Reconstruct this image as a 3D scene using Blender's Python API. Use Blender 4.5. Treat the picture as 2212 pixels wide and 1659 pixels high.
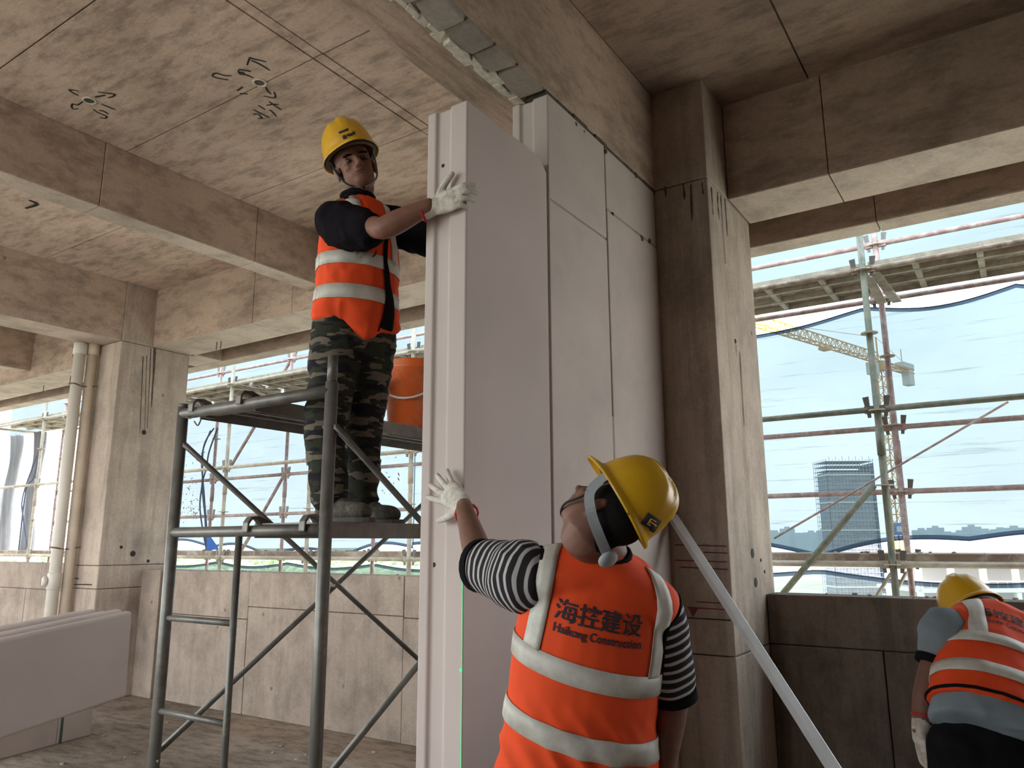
import bpy, bmesh, math, random
from mathutils import Vector, Matrix, noise
from mathutils.bvhtree import BVHTree

random.seed(7)
for o in list(bpy.data.objects):
    bpy.data.objects.remove(o, do_unlink=True)
SC = bpy.context.scene
COL = SC.collection
V = Vector

# ---------------------------------------------------------------- camera
W, H = 2212.0, 1659.0
F_PX, PITCH, ROLL, YAW = 1656.16, 0.204105, -0.004417, 0.585085
CAM_H = 1.45                       # lens height above the floor (floor is z = 0)
cam_d = V((-math.sin(YAW) * math.cos(PITCH), math.cos(YAW) * math.cos(PITCH), math.sin(PITCH)))
_rt = V((math.cos(YAW), math.sin(YAW), 0.0))
_up = _rt.cross(cam_d)
cam_r = math.cos(ROLL) * _rt + math.sin(ROLL) * _up
cam_u = -math.sin(ROLL) * _rt + math.cos(ROLL) * _up
CAM = V((0, 0, CAM_H))
cd = bpy.data.cameras.new('camera')
cd.sensor_fit = 'HORIZONTAL'
cd.sensor_width = 36.0
cd.lens = F_PX / W * 36.0
cd.clip_start = 0.05
cd.clip_end = 3000
co = bpy.data.objects.new('camera', cd)
COL.objects.link(co)
co.matrix_world = Matrix(((cam_r.x, cam_u.x, -cam_d.x, CAM.x), (cam_r.y, cam_u.y, -cam_d.y, CAM.y),
                          (cam_r.z, cam_u.z, -cam_d.z, CAM.z), (0, 0, 0, 1)))
SC.camera = co


def ray(px, py):
    return cam_r * ((px - W / 2) / F_PX) - cam_u * ((py - H / 2) / F_PX) + cam_d


def at(px, py, x=None, y=None, z=None, d=None):
    """point on the ray through a photo pixel, on the plane X=, Y= or Z= it is known to lie on (metres)"""
    v = ray(px, py)
    if x is not None:
        s = x / v.x
    elif y is not None:
        s = y / v.y
    elif z is not None:
        s = (z - CAM_H) / v.z
    else:
        s = d
    return CAM + v * s


# ---------------------------------------------------------------- world, light, exposure
SC.view_settings.view_transform = 'Standard'
SC.view_settings.look = 'None'
SC.view_settings.gamma = 1.0
SC.view_settings.use_curve_mapping = False
SC.view_settings.exposure = 0.95

world = bpy.data.worlds.new('hazy_sky')
SC.world = world
world.use_nodes = True
wn = world.node_tree
wn.nodes.clear()
w_out = wn.nodes.new('ShaderNodeOutputWorld')
w_bg = wn.nodes.new('ShaderNodeBackground')
w_tc = wn.nodes.new('ShaderNodeTexCoord')
w_sep = wn.nodes.new('ShaderNodeSeparateXYZ')
w_rmp = wn.nodes.new('ShaderNodeValToRGB')
w_no = wn.nodes.new('ShaderNodeTexNoise')
w_no.inputs['Scale'].default_value = 1.6
w_no.inputs['Detail'].default_value = 4
w_mix = wn.nodes.new('ShaderNodeMix')
w_mix.data_type = 'RGBA'
w_mix.blend_type = 'MULTIPLY'
w_mix.inputs['Factor'].default_value = 0.22
e = w_rmp.color_ramp.elements
e[0].position, e[0].color = 0.0, (0.97, 0.98, 0.97, 1)
e[1].position, e[1].color = 0.75, (0.66, 0.83, 0.97, 1)
wn.links.new(w_tc.outputs['Generated'], w_sep.inputs[0])
wn.links.new(w_tc.outputs['Generated'], w_no.inputs['Vector'])
wn.links.new(w_sep.outputs['Z'], w_rmp.inputs['Fac'])
wn.links.new(w_rmp.outputs['Color'], w_mix.inputs['A'])
wn.links.new(w_no.outputs['Color'], w_mix.inputs['B'])
wn.links.new(w_mix.outputs['Result'], w_bg.inputs['Color'])
wn.links.new(w_bg.outputs[0], w_out.inputs['Surface'])
w_bg.inputs['Strength'].default_value = 3.6

sun = bpy.data.lights.new('hazy_sun', 'SUN')
sun.energy = 1.6
sun.angle = math.radians(12)
sun.color = (1.0, 0.95, 0.86)
so = bpy.data.objects.new('hazy_sun', sun)
COL.objects.link(so)
so.rotation_euler = V((0.25, -0.62, -0.75)).to_track_quat('-Z', 'Y').to_euler()


# ---------------------------------------------------------------- materials
def nmat(name):
    m = bpy.data.materials.new(name)
    m.use_nodes = True
    nt = m.node_tree
    b = nt.nodes['Principled BSDF']
    return m, nt, b


def N(nt, t, **kw):
    n = nt.nodes.new(t)
    for k, v in kw.items():
        if k in n.inputs:
            n.inputs[k].default_value = v
        else:
            setattr(n, k, v)
    return n


def ramp(nt, fac, stops):
    r = nt.nodes.new('ShaderNodeValToRGB')
    el = r.color_ramp.elements
    while len(el) < len(stops):
        el.new(0.5)
    for i, (p, c) in enumerate(stops):
        el[i].position = p
        el[i].color = (c, c, c, 1) if isinstance(c, (int, float)) else (c[0], c[1], c[2], 1)
    nt.links.new(fac, r.inputs['Fac'])
    return r.outputs['Color']


def mixc(nt, a, b, fac, mode='MIX'):
    m = nt.nodes.new('ShaderNodeMix')
    m.data_type = 'RGBA'
    m.blend_type = mode
    for sock, val in (('A', a), ('B', b), ('Factor', fac)):
        if hasattr(val, 'is_output'):
            nt.links.new(val, m.inputs[sock])
        elif sock == 'Factor':
            m.inputs[sock].default_value = val
        else:
            m.inputs[sock].default_value = (val[0], val[1], val[2], 1)
    return m.outputs['Result']


def coords(nt, scale=(1, 1, 1), rot=(0, 0, 0)):
    tc = nt.nodes.new('ShaderNodeTexCoord')
    mp = nt.nodes.new('ShaderNodeMapping')
    mp.inputs['Scale'].default_value = scale
    mp.inputs['Rotation'].default_value = rot
    nt.links.new(tc.outputs['Object'], mp.inputs['Vector'])
    return mp.outputs['Vector']


def tex(nt, vec, scale, detail=4, rough=0.55, kind='ShaderNodeTexNoise'):
    n = nt.nodes.new(kind)
    n.inputs['Scale'].default_value = scale
    if kind == 'ShaderNodeTexNoise':
        n.inputs['Detail'].default_value = detail
        n.inputs['Roughness'].default_value = rough
    nt.links.new(vec, n.inputs['Vector'])
    return n


def bump(nt, b, height, strength=0.3, dist=0.01):
    n = nt.nodes.new('ShaderNodeBump')
    n.inputs['Strength'].default_value = strength
    n.inputs['Distance'].default_value = dist
    nt.links.new(height, n.inputs['Height'])
    nt.links.new(n.outputs['Normal'], b.inputs['Normal'])


def concrete(name, light, dark, stretch=(1, 1, 1), rough=0.9, stain=0.5, pits=True, drip=0.0, seed=0.0):
    m, nt, b = nmat(name)
    v1 = coords(nt, (1, 1, 1), (seed, seed * .7, 0))
    v2 = coords(nt, stretch, (0.1 * seed, 0, seed))
    big = tex(nt, v1, 0.9, 6, 0.62)
    st = tex(nt, v2, 4.2, 7, 0.72)
    fine = tex(nt, v1, 55, 3, 0.6)
    c = mixc(nt, dark, light, ramp(nt, big.outputs['Fac'], [(0.32, 0), (0.62, 1)]))
    blot = ramp(nt, st.outputs['Fac'], [(0.36, 1.0 - stain), (0.55, 1.0)])
    c = mixc(nt, c, blot, 0.8, 'MULTIPLY')
    c = mixc(nt, c, ramp(nt, fine.outputs['Fac'], [(0.3, 0.82), (0.7, 1.1)]), 0.6, 'MULTIPLY')
    if pits:
        vo = tex(nt, v1, 3.2, kind='ShaderNodeTexVoronoi')
        c = mixc(nt, c, ramp(nt, vo.outputs['Distance'], [(0.02, 0.25), (0.07, 1.0)]), 0.75, 'MULTIPLY')
        vo2 = tex(nt, v1, 17, kind='ShaderNodeTexVoronoi')
        c = mixc(nt, c, ramp(nt, vo2.outputs['Distance'], [(0.03, 0.45), (0.09, 1.0)]), 0.5, 'MULTIPLY')
    if drip:
        vd = coords(nt, (9, 9, 0.55))
        dn = tex(nt, vd, 1.0, 5, 0.7)
        c = mixc(nt, c, ramp(nt, dn.outputs['Fac'], [(0.38, 1.0 - drip), (0.52, 1.0)]), 0.85, 'MULTIPLY')
    nt.links.new(c, b.inputs['Base Color'])
    b.inputs['Roughness'].default_value = rough
    b.inputs['Specular IOR Level'].default_value = 0.2
    bump(nt, b, st.outputs['Fac'], 0.25, 0.012)
    return m


def plain(name, col, rough=0.6, metal=0.0, var=0.12, scale=18, stretch=(1, 1, 1), spec=0.4, bmp=0.0, dirt=None):
    m, nt, b = nmat(name)
    v = coords(nt, stretch)
    n = tex(nt, v, scale, 4)
    lo = [max(0, x * (1 - var)) for x in col]
    hi = [x * (1 + var) for x in col]
    c = mixc(nt, lo, hi, ramp(nt, n.outputs['Fac'], [(0.3, 0), (0.7, 1)]))
    if dirt:
        n2 = tex(nt, coords(nt, (1, 1, 1)), dirt[1], 5, 0.7)
        c = mixc(nt, c, dirt[0], ramp(nt, n2.outputs['Fac'], [(0.46, 0), (0.62, dirt[2])]))
    nt.links.new(c, b.inputs['Base Color'])
    b.inputs['Roughness'].default_value = rough
    b.inputs['Metallic'].default_value = metal
    b.inputs['Specular IOR Level'].default_value = spec
    if bmp:
        bump(nt, b, n.outputs['Fac'], bmp, 0.004)
    return m


M = {}
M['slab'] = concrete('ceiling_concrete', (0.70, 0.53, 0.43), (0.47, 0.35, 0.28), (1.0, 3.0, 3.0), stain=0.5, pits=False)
M['slab_shaded'] = concrete('ceiling_concrete_shaded', (0.42, 0.30, 0.23), (0.27, 0.195, 0.15), (1.0, 2.5, 3.0), stain=0.45, pits=False)  # darker slab copy; the shade of the dim bay is put into its colour
M['beam'] = concrete('beam_concrete', (0.54, 0.40, 0.315), (0.38, 0.28, 0.22), (0.7, 1, 2), stain=0.45)
M['beam_y'] = concrete('beam_concrete_grain', (0.60, 0.445, 0.35), (0.41, 0.305, 0.24), (7.0, 0.8, 2), stain=0.45)
M['column'] = concrete('column_concrete', (0.53, 0.43, 0.355), (0.39, 0.31, 0.255), (1, 1, 0.6), stain=0.3, drip=0.25)
M['column_dark'] = concrete('column_concrete_damp', (0.34, 0.275, 0.23), (0.22, 0.18, 0.15), (1, 1, 0.5), stain=0.35, drip=0.35)
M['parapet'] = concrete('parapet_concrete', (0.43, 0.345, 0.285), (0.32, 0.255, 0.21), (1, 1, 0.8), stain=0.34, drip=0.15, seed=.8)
M['parapet_shaded'] = concrete('parapet_concrete_shaded', (0.25, 0.195, 0.16), (0.165, 0.13, 0.105), (1, 1, 0.6), stain=0.45, drip=0.3, seed=1.4)  # darker parapet copy with the right bay's shade mixed into the colour
M['floor'] = concrete('floor_concrete', (0.44, 0.355, 0.29), (0.22, 0.17, 0.135), (1.2, 3.5, 1), stain=0.6, pits=False, seed=.4)
M['soffit'] = concrete('soffit_laitance_lit', (0.68, 0.56, 0.465), (0.52, 0.415, 0.34), (1, 1, 1), stain=0.35, pits=False, seed=2.0)  # paler soffit finish, with light caught by the undersides put into the colour
M['mortar'] = concrete('mortar_grey', (0.46, 0.40, 0.35), (0.34, 0.29, 0.25), (1, 1, 1), stain=0.3, pits=False)
M['foam'] = plain('foam_residue', (0.62, 0.57, 0.49), 0.9, var=0.2, scale=30, bmp=0.5)
M['alc'] = plain('aerated_panel', (0.54, 0.455, 0.425), 0.92, var=0.06, scale=1.6, spec=0.15)
M['alc_old'] = plain('aerated_panel_dusty', (0.55, 0.47, 0.43), 0.92, var=0.07, scale=2.4, spec=0.15, dirt=((0.42, 0.38, 0.34), 3, 0.35))
M['alc_edge'] = plain('aerated_panel_edge', (0.64, 0.59, 0.53), 0.92, var=0.08, scale=5, stretch=(6, 6, 0.4), spec=0.15)
M['black'] = plain('black_mark', (0.025, 0.022, 0.02), 0.8, var=0.3)
M['stain'] = plain('dark_stain', (0.09, 0.07, 0.055), 0.9, var=0.4, scale=30)
M['redmark'] = plain('red_chalk', (0.20, 0.045, 0.04), 0.9, var=0.3, scale=50)
M['galv'] = plain('galvanised_tube', (0.13, 0.122, 0.11), 0.42, metal=0.3, var=0.3, scale=14, stretch=(1, 1, .25), dirt=((0.19, 0.17, 0.15), 9, 0.8))
M['alu'] = plain('bright_aluminium', (0.80, 0.82, 0.85), 0.35, metal=0.35, var=0.06, scale=10)
M['steelgreen'] = plain('weathered_green_tube', (0.15, 0.16, 0.115), 0.6, metal=0.2, var=0.3, scale=9, dirt=((0.24, 0.215, 0.18), 14, 0.9))
M['steelpink'] = plain('red_primed_tube', (0.36, 0.24, 0.225), 0.6, metal=0.2, var=0.2, scale=9, dirt=((0.5, 0.42, 0.38), 14, 0.8))
M['steeltan'] = plain('dusty_tan_tube', (0.50, 0.44, 0.35), 0.7, metal=0.2, var=0.2, scale=9, dirt=((0.36, 0.31, 0.25), 12, 0.8))
M['deck'] = plain('steel_deck', (0.24, 0.175, 0.13), 0.75, metal=0.1, var=0.3, scale=7, stretch=(0.4, 4, 1), dirt=((0.5, 0.43, 0.35), 6, 0.8))
M['deckgrey'] = plain('grey_steel_plank', (0.26, 0.235, 0.22), 0.6, metal=0.35, var=0.25, scale=12)
M['pipe'] = plain('grey_plastic_pipe', (0.62, 0.57, 0.50), 0.5, var=0.06, scale=4)
M['pipe_old'] = plain('dusty_plastic_pipe', (0.58, 0.48, 0.38), 0.7, var=0.12, scale=6)
M['wire'] = plain('rusty_wire', (0.12, 0.08, 0.06), 0.8)
M['rope'] = plain('dark_blue_rope', (0.07, 0.085, 0.14), 0.8)


# ---------------------------------------------------------------- builders
def link(name, me, mat, parent=None, smooth=False):
    o = bpy.data.objects.new(name, me)
    COL.objects.link(o)
    if mat is not None and not me.materials:
        me.materials.append(mat)
    if parent is not None:
        o.parent = parent
        o.matrix_parent_inverse = parent.matrix_basis.inverted() if parent.type != 'EMPTY' or True else Matrix()
    if smooth:
        for p in me.polygons:
            p.use_smooth = True
    return o


def tag(o, label=None, cat=None, group=None, kind=None):
    if label:
        o['label'] = label
    if cat:
        o['category'] = cat
    if group:
        o['group'] = group
    if kind:
        o['kind'] = kind
    return o


def empty(name, loc, label=None, cat=None, group=None, kind=None):
    o = bpy.data.objects.new(name, None)
    COL.objects.link(o)
    o.location = loc
    o.empty_display_size = 0.1
    return tag(o, label, cat, group, kind)


class MB:
    def __init__(s):
        s.v, s.f = [], []

    def add(s, vs, fs):
        b = len(s.v)
        s.v += [tuple(p) for p in vs]
        s.f += [tuple(b + i for i in f) for f in fs]
        return s

    def box(s, a, b):
        x0, x1 = sorted((a[0], b[0])); y0, y1 = sorted((a[1], b[1])); z0, z1 = sorted((a[2], b[2]))
        return s.add([(x0, y0, z0), (x1, y0, z0), (x1, y1, z0), (x0, y1, z0), (x0, y0, z1), (x1, y0, z1), (x1, y1, z1), (x0, y1, z1)],
                     [(0, 3, 2, 1), (4, 5, 6, 7), (0, 1, 5, 4), (1, 2, 6, 5), (2, 3, 7, 6), (3, 0, 4, 7)])

    def obox(s, c, ax, ay, az):
        """box from centre and three half-axis vectors"""
        c, ax, ay, az = V(c), V(ax), V(ay), V(az)
        vs = [c + i * ax + j * ay + k * az for k in (-1, 1) for j in (-1, 1) for i in (-1, 1)]
        return s.add(vs, [(0, 2, 3, 1), (4, 5, 7, 6), (0, 1, 5, 4), (1, 3, 7, 5), (3, 2, 6, 7), (2, 0, 4, 6)])

    def bar(s, p0, p1, w, h, up=(0, 0, 1)):
        p0, p1 = V(p0), V(p1)
        t = (p1 - p0); L = t.length; t = t / L
        sd = t.cross(V(up))
        if sd.length < 1e-4:
            sd = t.cross(V((1, 0, 0)))
        sd.normalize(); u = sd.cross(t)
        return s.obox((p0 + p1) / 2, t * L / 2, sd * w / 2, u * h / 2)

    def tube(s, p0, p1, r, n=10, r2=None):
        return s.path([p0, p1], [r, r if r2 is None else r2], n)

    def path(s, pts, rad, n=8, closed=False):
        pts = [V(p) for p in pts]
        if not isinstance(rad, (list, tuple)):
            rad = [rad] * len(pts)
        base = len(s.v)
        prev = None
        m = len(pts)
        for i, p in enumerate(pts):
            if closed:
                t = pts[(i + 1) % m] - pts[i - 1]
            else:
                t = pts[min(i + 1, m - 1)] - pts[max(i - 1, 0)]
            t.normalize()
            if prev is None:
                a = V((0, 0, 1)) if abs(t.z) < 0.9 else V((1, 0, 0))
                a = (a - t * a.dot(t)).normalized()
            else:
                a = (prev - t * prev.dot(t)).normalized()
            prev = a
            bb = t.cross(a)
            for k in range(n):
                an = 2 * math.pi * k / n
                s.v.append(tuple(p + (a * math.cos(an) + bb * math.sin(an)) * rad[i]))
        for i in range(m if closed else m - 1):
            j = (i + 1) % m
            for k in range(n):
                s.f.append((base + i * n + k, base + i * n + (k + 1) % n, base + j * n + (k + 1) % n, base + j * n + k))
        if not closed:
            s.f.append(tuple(base + k for k in reversed(range(n))))
            s.f.append(tuple(base + (m - 1) * n + k for k in range(n)))
        return s

    def prism(s, poly, vec):
        n = len(poly)
        vec = V(vec)
        a = [V(p) for p in poly]
        b = [p + vec for p in a]
        return s.add(a + b, [tuple(reversed(range(n))), tuple(range(n, 2 * n))] +
                     [(i, (i + 1) % n, n + (i + 1) % n, n + i) for i in range(n)])

    def lathe(s, c, prof, n=24, axis=(0, 0, 1)):
        c = V(c); ax = V(axis).normalized()
        a = V((1, 0, 0)) if abs(ax.x) < 0.9 else V((0, 1, 0))
        a = (a - ax * a.dot(ax)).normalized(); b = ax.cross(a)
        base = len(s.v)
        for r, h in prof:
            for k in range(n):
                an = 2 * math.pi * k / n
                s.v.append(tuple(c + ax * h + (a * math.cos(an) + b * math.sin(an)) * r))
        for i in range(len(prof) - 1):
            for k in range(n):
                s.f.append((base + i * n + k, base + i * n + (k + 1) % n, base + (i + 1) * n + (k + 1) % n, base + (i + 1) * n + k))
        s.f.append(tuple(base + k for k in reversed(range(n))))
        s.f.append(tuple(base + (len(prof) - 1) * n + k for k in range(n)))
        return s

    def mesh(s, name):
        me = bpy.data.meshes.new(name)
        me.from_pydata(s.v, [], s.f)
        me.update()
        return me

    def build(s, name, mat, parent=None, smooth=False, bev=0, seg=2):
        me = s.mesh(name)
        o = link(name, me, mat, parent, smooth)
        if bev:
            md = o.modifiers.new('edge', 'BEVEL')
            md.width = bev
            md.segments = seg
            md.limit_method = 'ANGLE'
        return o


def rough_box(name, a, b, mat, parent=None, amp=0.004, step=0.12, bev=0.006):
    """cast concrete: box with slightly uneven subdivided faces"""
    x0, x1 = sorted((a[0], b[0])); y0, y1 = sorted((a[1], b[1])); z0, z1 = sorted((a[2], b[2]))
    bm = bmesh.new()
    bmesh.ops.create_cube(bm, size=1.0)
    for v in bm.verts:
        v.co = V(((v.co.x + .5) * (x1 - x0) + x0, (v.co.y + .5) * (y1 - y0) + y0, (v.co.z + .5) * (z1 - z0) + z0))
    if bev:
        bmesh.ops.bevel(bm, geom=bm.edges[:], offset=bev, segments=1, affect='EDGES')
    me = bpy.data.meshes.new(name)
    bm.to_mesh(me)
    bm.free()
    return link(name, me, mat, parent)


def copy_tree(o, parent=None, delta=None):
    c = o.copy()
    COL.objects.link(c)
    if parent is not None:
        c.parent = parent
    for ch in o.children:
        copy_tree(ch, c)
    return c


def smooth_curve(pts, n):
    """Catmull-Rom through the points"""
    pts = [V(p) for p in pts]
    out = []
    m = len(pts)
    for i in range(m - 1):
        p0, p1, p2, p3 = pts[max(i - 1, 0)], pts[i], pts[i + 1], pts[min(i + 2, m - 1)]
        for k in range(n):
            t = k / n
            out.append(0.5 * ((2 * p1) + (p2 - p0) * t + (2 * p0 - 5 * p1 + 4 * p2 - p3) * t * t + (3 * p1 - p0 - 3 * p2 + p3) * t ** 3))
    out.append(pts[-1])
    return out


Z = lambda zr: zr + CAM_H          # heights measured from the lens -> heights above the floor
Z_BEAM, Z_SLAB, Z_SEC = Z(2.045), Z(2.665), Z(2.207)
X_WALL, X_WALL2 = -1.62, -1.815
# ================================================================ SETTING
# ---- floor
fl = MB().box((-18, -3.4, -0.25), (6.5, 5.42, 0)).build('floor', M['floor'])
tag(fl, 'dusty bare concrete floor of the unfinished storey', 'floor', kind='structure')
rubble_rng = random.Random(3)

# ---- ceiling: the slab and the formwork imprints, each its own piece
ceil = MB().box((-18, -3.4, Z_SLAB + 0.012), (6.5, 5.42, Z_SLAB + 0.14)).build('ceiling', M['stain'])
tag(ceil, 'raw concrete ceiling slab with formwork seams', 'ceiling', kind='structure')
YS = [-3.4, -2.95, -1.1, -0.2, 0.73, 1.66, 2.593, 3.52, 4.46]


def slab_bay(x_cuts, y_cuts, mat):
    for (xa, xb) in x_cuts:
        for ya, yb in zip(y_cuts[:-1], y_cuts[1:]):
            g = 0.005
            MB().box((xa + g, ya + g, Z_SLAB + rubble_rng.uniform(0, 0.003)), (xb - g, yb - g, Z_SLAB + 0.02)).build('slab_panel', mat, ceil)


slab_bay([(-4.91, -3.045), (-3.045, -2.968), (-2.968, -2.01)], YS, M['slab'])
slab_bay([(-7.52, -5.11)], [-3.4, -2.0, 0.1, 1.2, 2.25, 3.3, 4.46], M['slab'])
slab_bay([(-10.25, -7.95)], [-3.4, -1, 2, 4.5], M['slab'])
slab_bay([(-13.0, -10.45), (-18, -13.0)], [-3.4, 1, 4.5], M['slab'])
slab_bay([(-1.62, -0.78), (-0.78, 0.9), (0.9, 3.2), (3.2, 6.5)], [-3.4, -1.0, 1.5, 4.36], M['slab_shaded'])
slab_bay([(-18, -7.95), (-7.47, -1.95), (-1.3, 6.5)], [4.93, 5.26], M['slab_shaded'])


# ---- beams: cast in segments between formwork joints
def beam(label, a, b, axis, cuts, mat, skinless=False):
    x0, x1 = sorted((a[0], b[0])); y0, y1 = sorted((a[1], b[1])); z0, z1 = sorted((a[2], b[2]))
    e_ = empty('concrete_beam', ((x0 + x1) / 2, (y0 + y1) / 2, z0), label, 'beam', kind='structure')
    lo, hi = (x0, x1) if axis == 'x' else (y0, y1)
    cs = [lo] + [c for c in cuts if lo < c < hi] + [hi]
    for i, (p, q) in enumerate(zip(cs[:-1], cs[1:])):
        g0 = 0.002 if i else 0
        g1 = 0.002 if i < len(cs) - 2 else 0
        o = 0.0015 * (i % 2)
        if axis == 'x':
            MB().box((p + g0, y0 + o, z0 + o), (q - g1, y1 - o, z1)).build('beam_segment', mat, e_, bev=0.005)
        else:
            MB().box((x0 + o, p + g0, z0 + o), (x1 - o, q - g1, z1)).build('beam_segment', mat, e_, bev=0.005)
        # pale cement skin; its colour also brightens the underside as if lit
        if axis == 'x':
            MB().box((p + .004, y0 + .006, z0 - .002), (q - .004, y1 - .006, z0 + .003)).build('soffit_lit_skin', M['soffit'], e_)
        elif not skinless:
            MB().box((x0 + .006, p + .004, z0 - .002), (x1 - .006, q - .004, z0 + .003)).build('soffit_lit_skin', M['soffit'], e_)
    return e_


ZT = Z_SLAB + 0.06
b_wall = beam('deep concrete beam above the row of white wall panels', (-2.01, -3.4, Z_BEAM), (X_WALL, 4.0, ZT), 'y', [-2.2, 0.55, 1.45], M['beam_y'], True)
b_sec = beam('shallow concrete beam running under the ceiling to the facade beam', (-5.11, -3.4, Z_SEC), (-4.91, 4.45, ZT), 'y', [-4, 0.2, 2.45, 3.7], M['beam'])
b_col = beam('deep concrete beam resting on the column with the grey pipes', (-7.95, -3.4, Z_BEAM), (-7.52, 4.12, ZT), 'y', [-5, -1, 2.2], M['beam'])
b_far = beam('shallow concrete beam beyond the pipe column', (-10.45, -3.4, Z_SEC - 0.06), (-10.25, 4.5, ZT), 'y', [-3, 1.5], M['beam'])
b_fl = beam('concrete edge beam over the long parapet', (-7.52, 4.46, Z_BEAM), (-1.95, 4.93, ZT), 'x', [-5.9, -5.35, -3.4], M['beam'])
b_fr = beam('dark concrete edge beam over the opening with the crane view', (-1.3, 4.354, Z_BEAM), (6.5, 4.80, ZT), 'x', [-0.72, 0.9], M['beam'])
b_ff = beam('concrete edge beam beyond the pipe column', (-18, 4.5, Z_BEAM), (-8.1, 5.0, ZT), 'x', [-13, -11.2], M['beam'])
b_ol = beam('outer balcony beam beyond the long parapet', (-18, 5.27, Z_BEAM), (-1.95, 5.46, ZT), 'x', [-12, -9.2, -4.8], M['beam'])
b_or = beam('outer balcony beam beyond the crane view opening', (-1.95, 5.20, Z_BEAM - 0.01), (6.5, 5.40, ZT), 'x', [-0.6, 1.5], M['beam'])
b_cl = beam('short cantilever beam behind the pipe column', (-7.95, 4.9, Z_BEAM), (-7.45, 5.27, ZT), 'y', [], M['beam'])
b_cr = beam('short cantilever beam behind the damp column', (-1.95, 4.8, Z_BEAM), (-1.46, 5.2, ZT), 'y', [], M['beam'])


# ---- columns
def column(label, a, b, zcuts, mat):
    e_ = empty('concrete_column', ((a[0] + b[0]) / 2, (a[1] + b[1]) / 2, 0), label, 'column', kind='structure')
    zs = [0] + zcuts + [b[2]]
    for i, (p, q) in enumerate(zip(zs[:-1], zs[1:])):
        o = 0.002 * (i % 2)
        MB().box((a[0] + o, a[1] + o, p + (0.002 if i else 0)), (b[0] - o, b[1] - o, q - 0.002)).build('column_segment', mat, e_, bev=0.008)
    return e_


zk = at(1470, 397, y=4.0).z
c_r = column('damp concrete column between the white panels and the crane view opening', (-1.95, 4.0, 0), (-1.305, 4.80, ZT), [Z(-0.57), zk], M['column'])
c_l = column('concrete column with two grey pipes standing against it', (-8.15, 4.12, 0), (-7.52, 4.90, ZT), [Z(-0.42), Z(-0.2), Z_BEAM], M['column'])

# marks on the damp column: stains, chalk lines, pour holes
zc = 4.0 - 0.003


def flat_poly(name, pts, mat, parent, off):
    MB().prism(pts, off).build(name, mat, parent)


def dribble(name, pts, w, mat, parent, nrm, rng):
    """run of dark water stain: thin irregular ribbon lying on a face"""
    nrm = V(nrm)
    pts = smooth_curve(pts, 4)
    side = V((0, 0, 1)).cross(nrm).normalized() if abs(nrm.z) < 0.5 else V((1, 0, 0))
    L, R = [], []
    for i, p in enumerate(pts):
        ww = w * rng.uniform(0.35, 1.0) * (1 - 0.6 * i / len(pts))
        t = (pts[min(i + 1, len(pts) - 1)] - pts[max(i - 1, 0)]).normalized()
        sd = t.cross(nrm).normalized()
        L.append(p + sd * ww / 2); R.append(p - sd * ww / 2)
    mb = MB()
    n = len(pts)
    top = [q + nrm * 0.0018 for q in L + R]
    mb.add(top, [(i, i + 1, n + i + 1, n + i) for i in range(n - 1)])
    mb.build(name, mat, parent)


rg = random.Random(11)
xs = -1.305
for (px, py, ln) in ((1537, 405, 60), (1550, 415, 60), (1557, 420, 150), (1566, 430, 80)):
    p0 = at(px, py, x=xs); p1 = at(px + ln * 0.07, py + ln, x=xs)
    dribble('water_stain', [p0, (p0 + p1) / 2 + V((0, rg.uniform(-.01, .01), 0)), p1], 0.022, M['stain'], c_r, (1, 0, 0), rg)
for (px, py, ln) in ((1590, 745, 25), (1598, 760, 160)):
    p0 = at(px, py, x=xs); p1 = at(px + ln * 0.06, py + ln, x=xs)
    dribble('rust_crack', [p0, p1], 0.016, M['stain'], c_r, (1, 0, 0), rg)
for (px, py, r) in ((1589, 737, .016), (1626, 1195, .03), (1633, 1258, .03), (1644, 1210, .012), (1652, 1235, .012)):
    p = at(px, py, x=xs)
    MB().lathe(p - V((.004, 0, 0)), [(r, 0), (r * .8, .0055)], 10, (1, 0, 0)).build('pour_hole', M['black'], c_r)
yc = 4.0
for k, (px, py, ln) in enumerate(((1436, 402, 22), (1476, 398, 34), (1492, 398, 80), (1516, 395, 26))):
    p0 = at(px, py, y=yc); p1 = at(px + 3, py + ln, y=yc)
    dribble('water_stain', [p0, p1], 0.02, M['stain'], c_r, (0, -1, 0), rg)
# red set-out marks
for (xa, ya, xb, yb) in ((1458, 1177, 1568, 1180), (1458, 1210, 1570, 1214), (1520, 1193, 1571, 1195), (1485, 1312, 1566, 1317), (1505, 1300, 1560, 1303), (1470, 1225, 1572, 1230)):
    p, q = at(xa, ya, y=yc - .001), at(xb, yb, y=yc - .001)
    MB().bar(p, q, 0.002, 0.006).build('chalk_line', M['redmark'], c_r)
p, q = at(1475, 1334, y=yc - .001), at(1578, 1340, y=yc - .001)
MB().bar(p, q, 0.002, 0.006).build('chalk_line', M['black'], c_r)
MB().prism([at(1487, 1313, y=yc), at(1507, 1315, y=yc), at(1497, 1333, y=yc)], (0, -.002, 0)).build('level_mark', M['redmark'], c_r)

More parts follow.
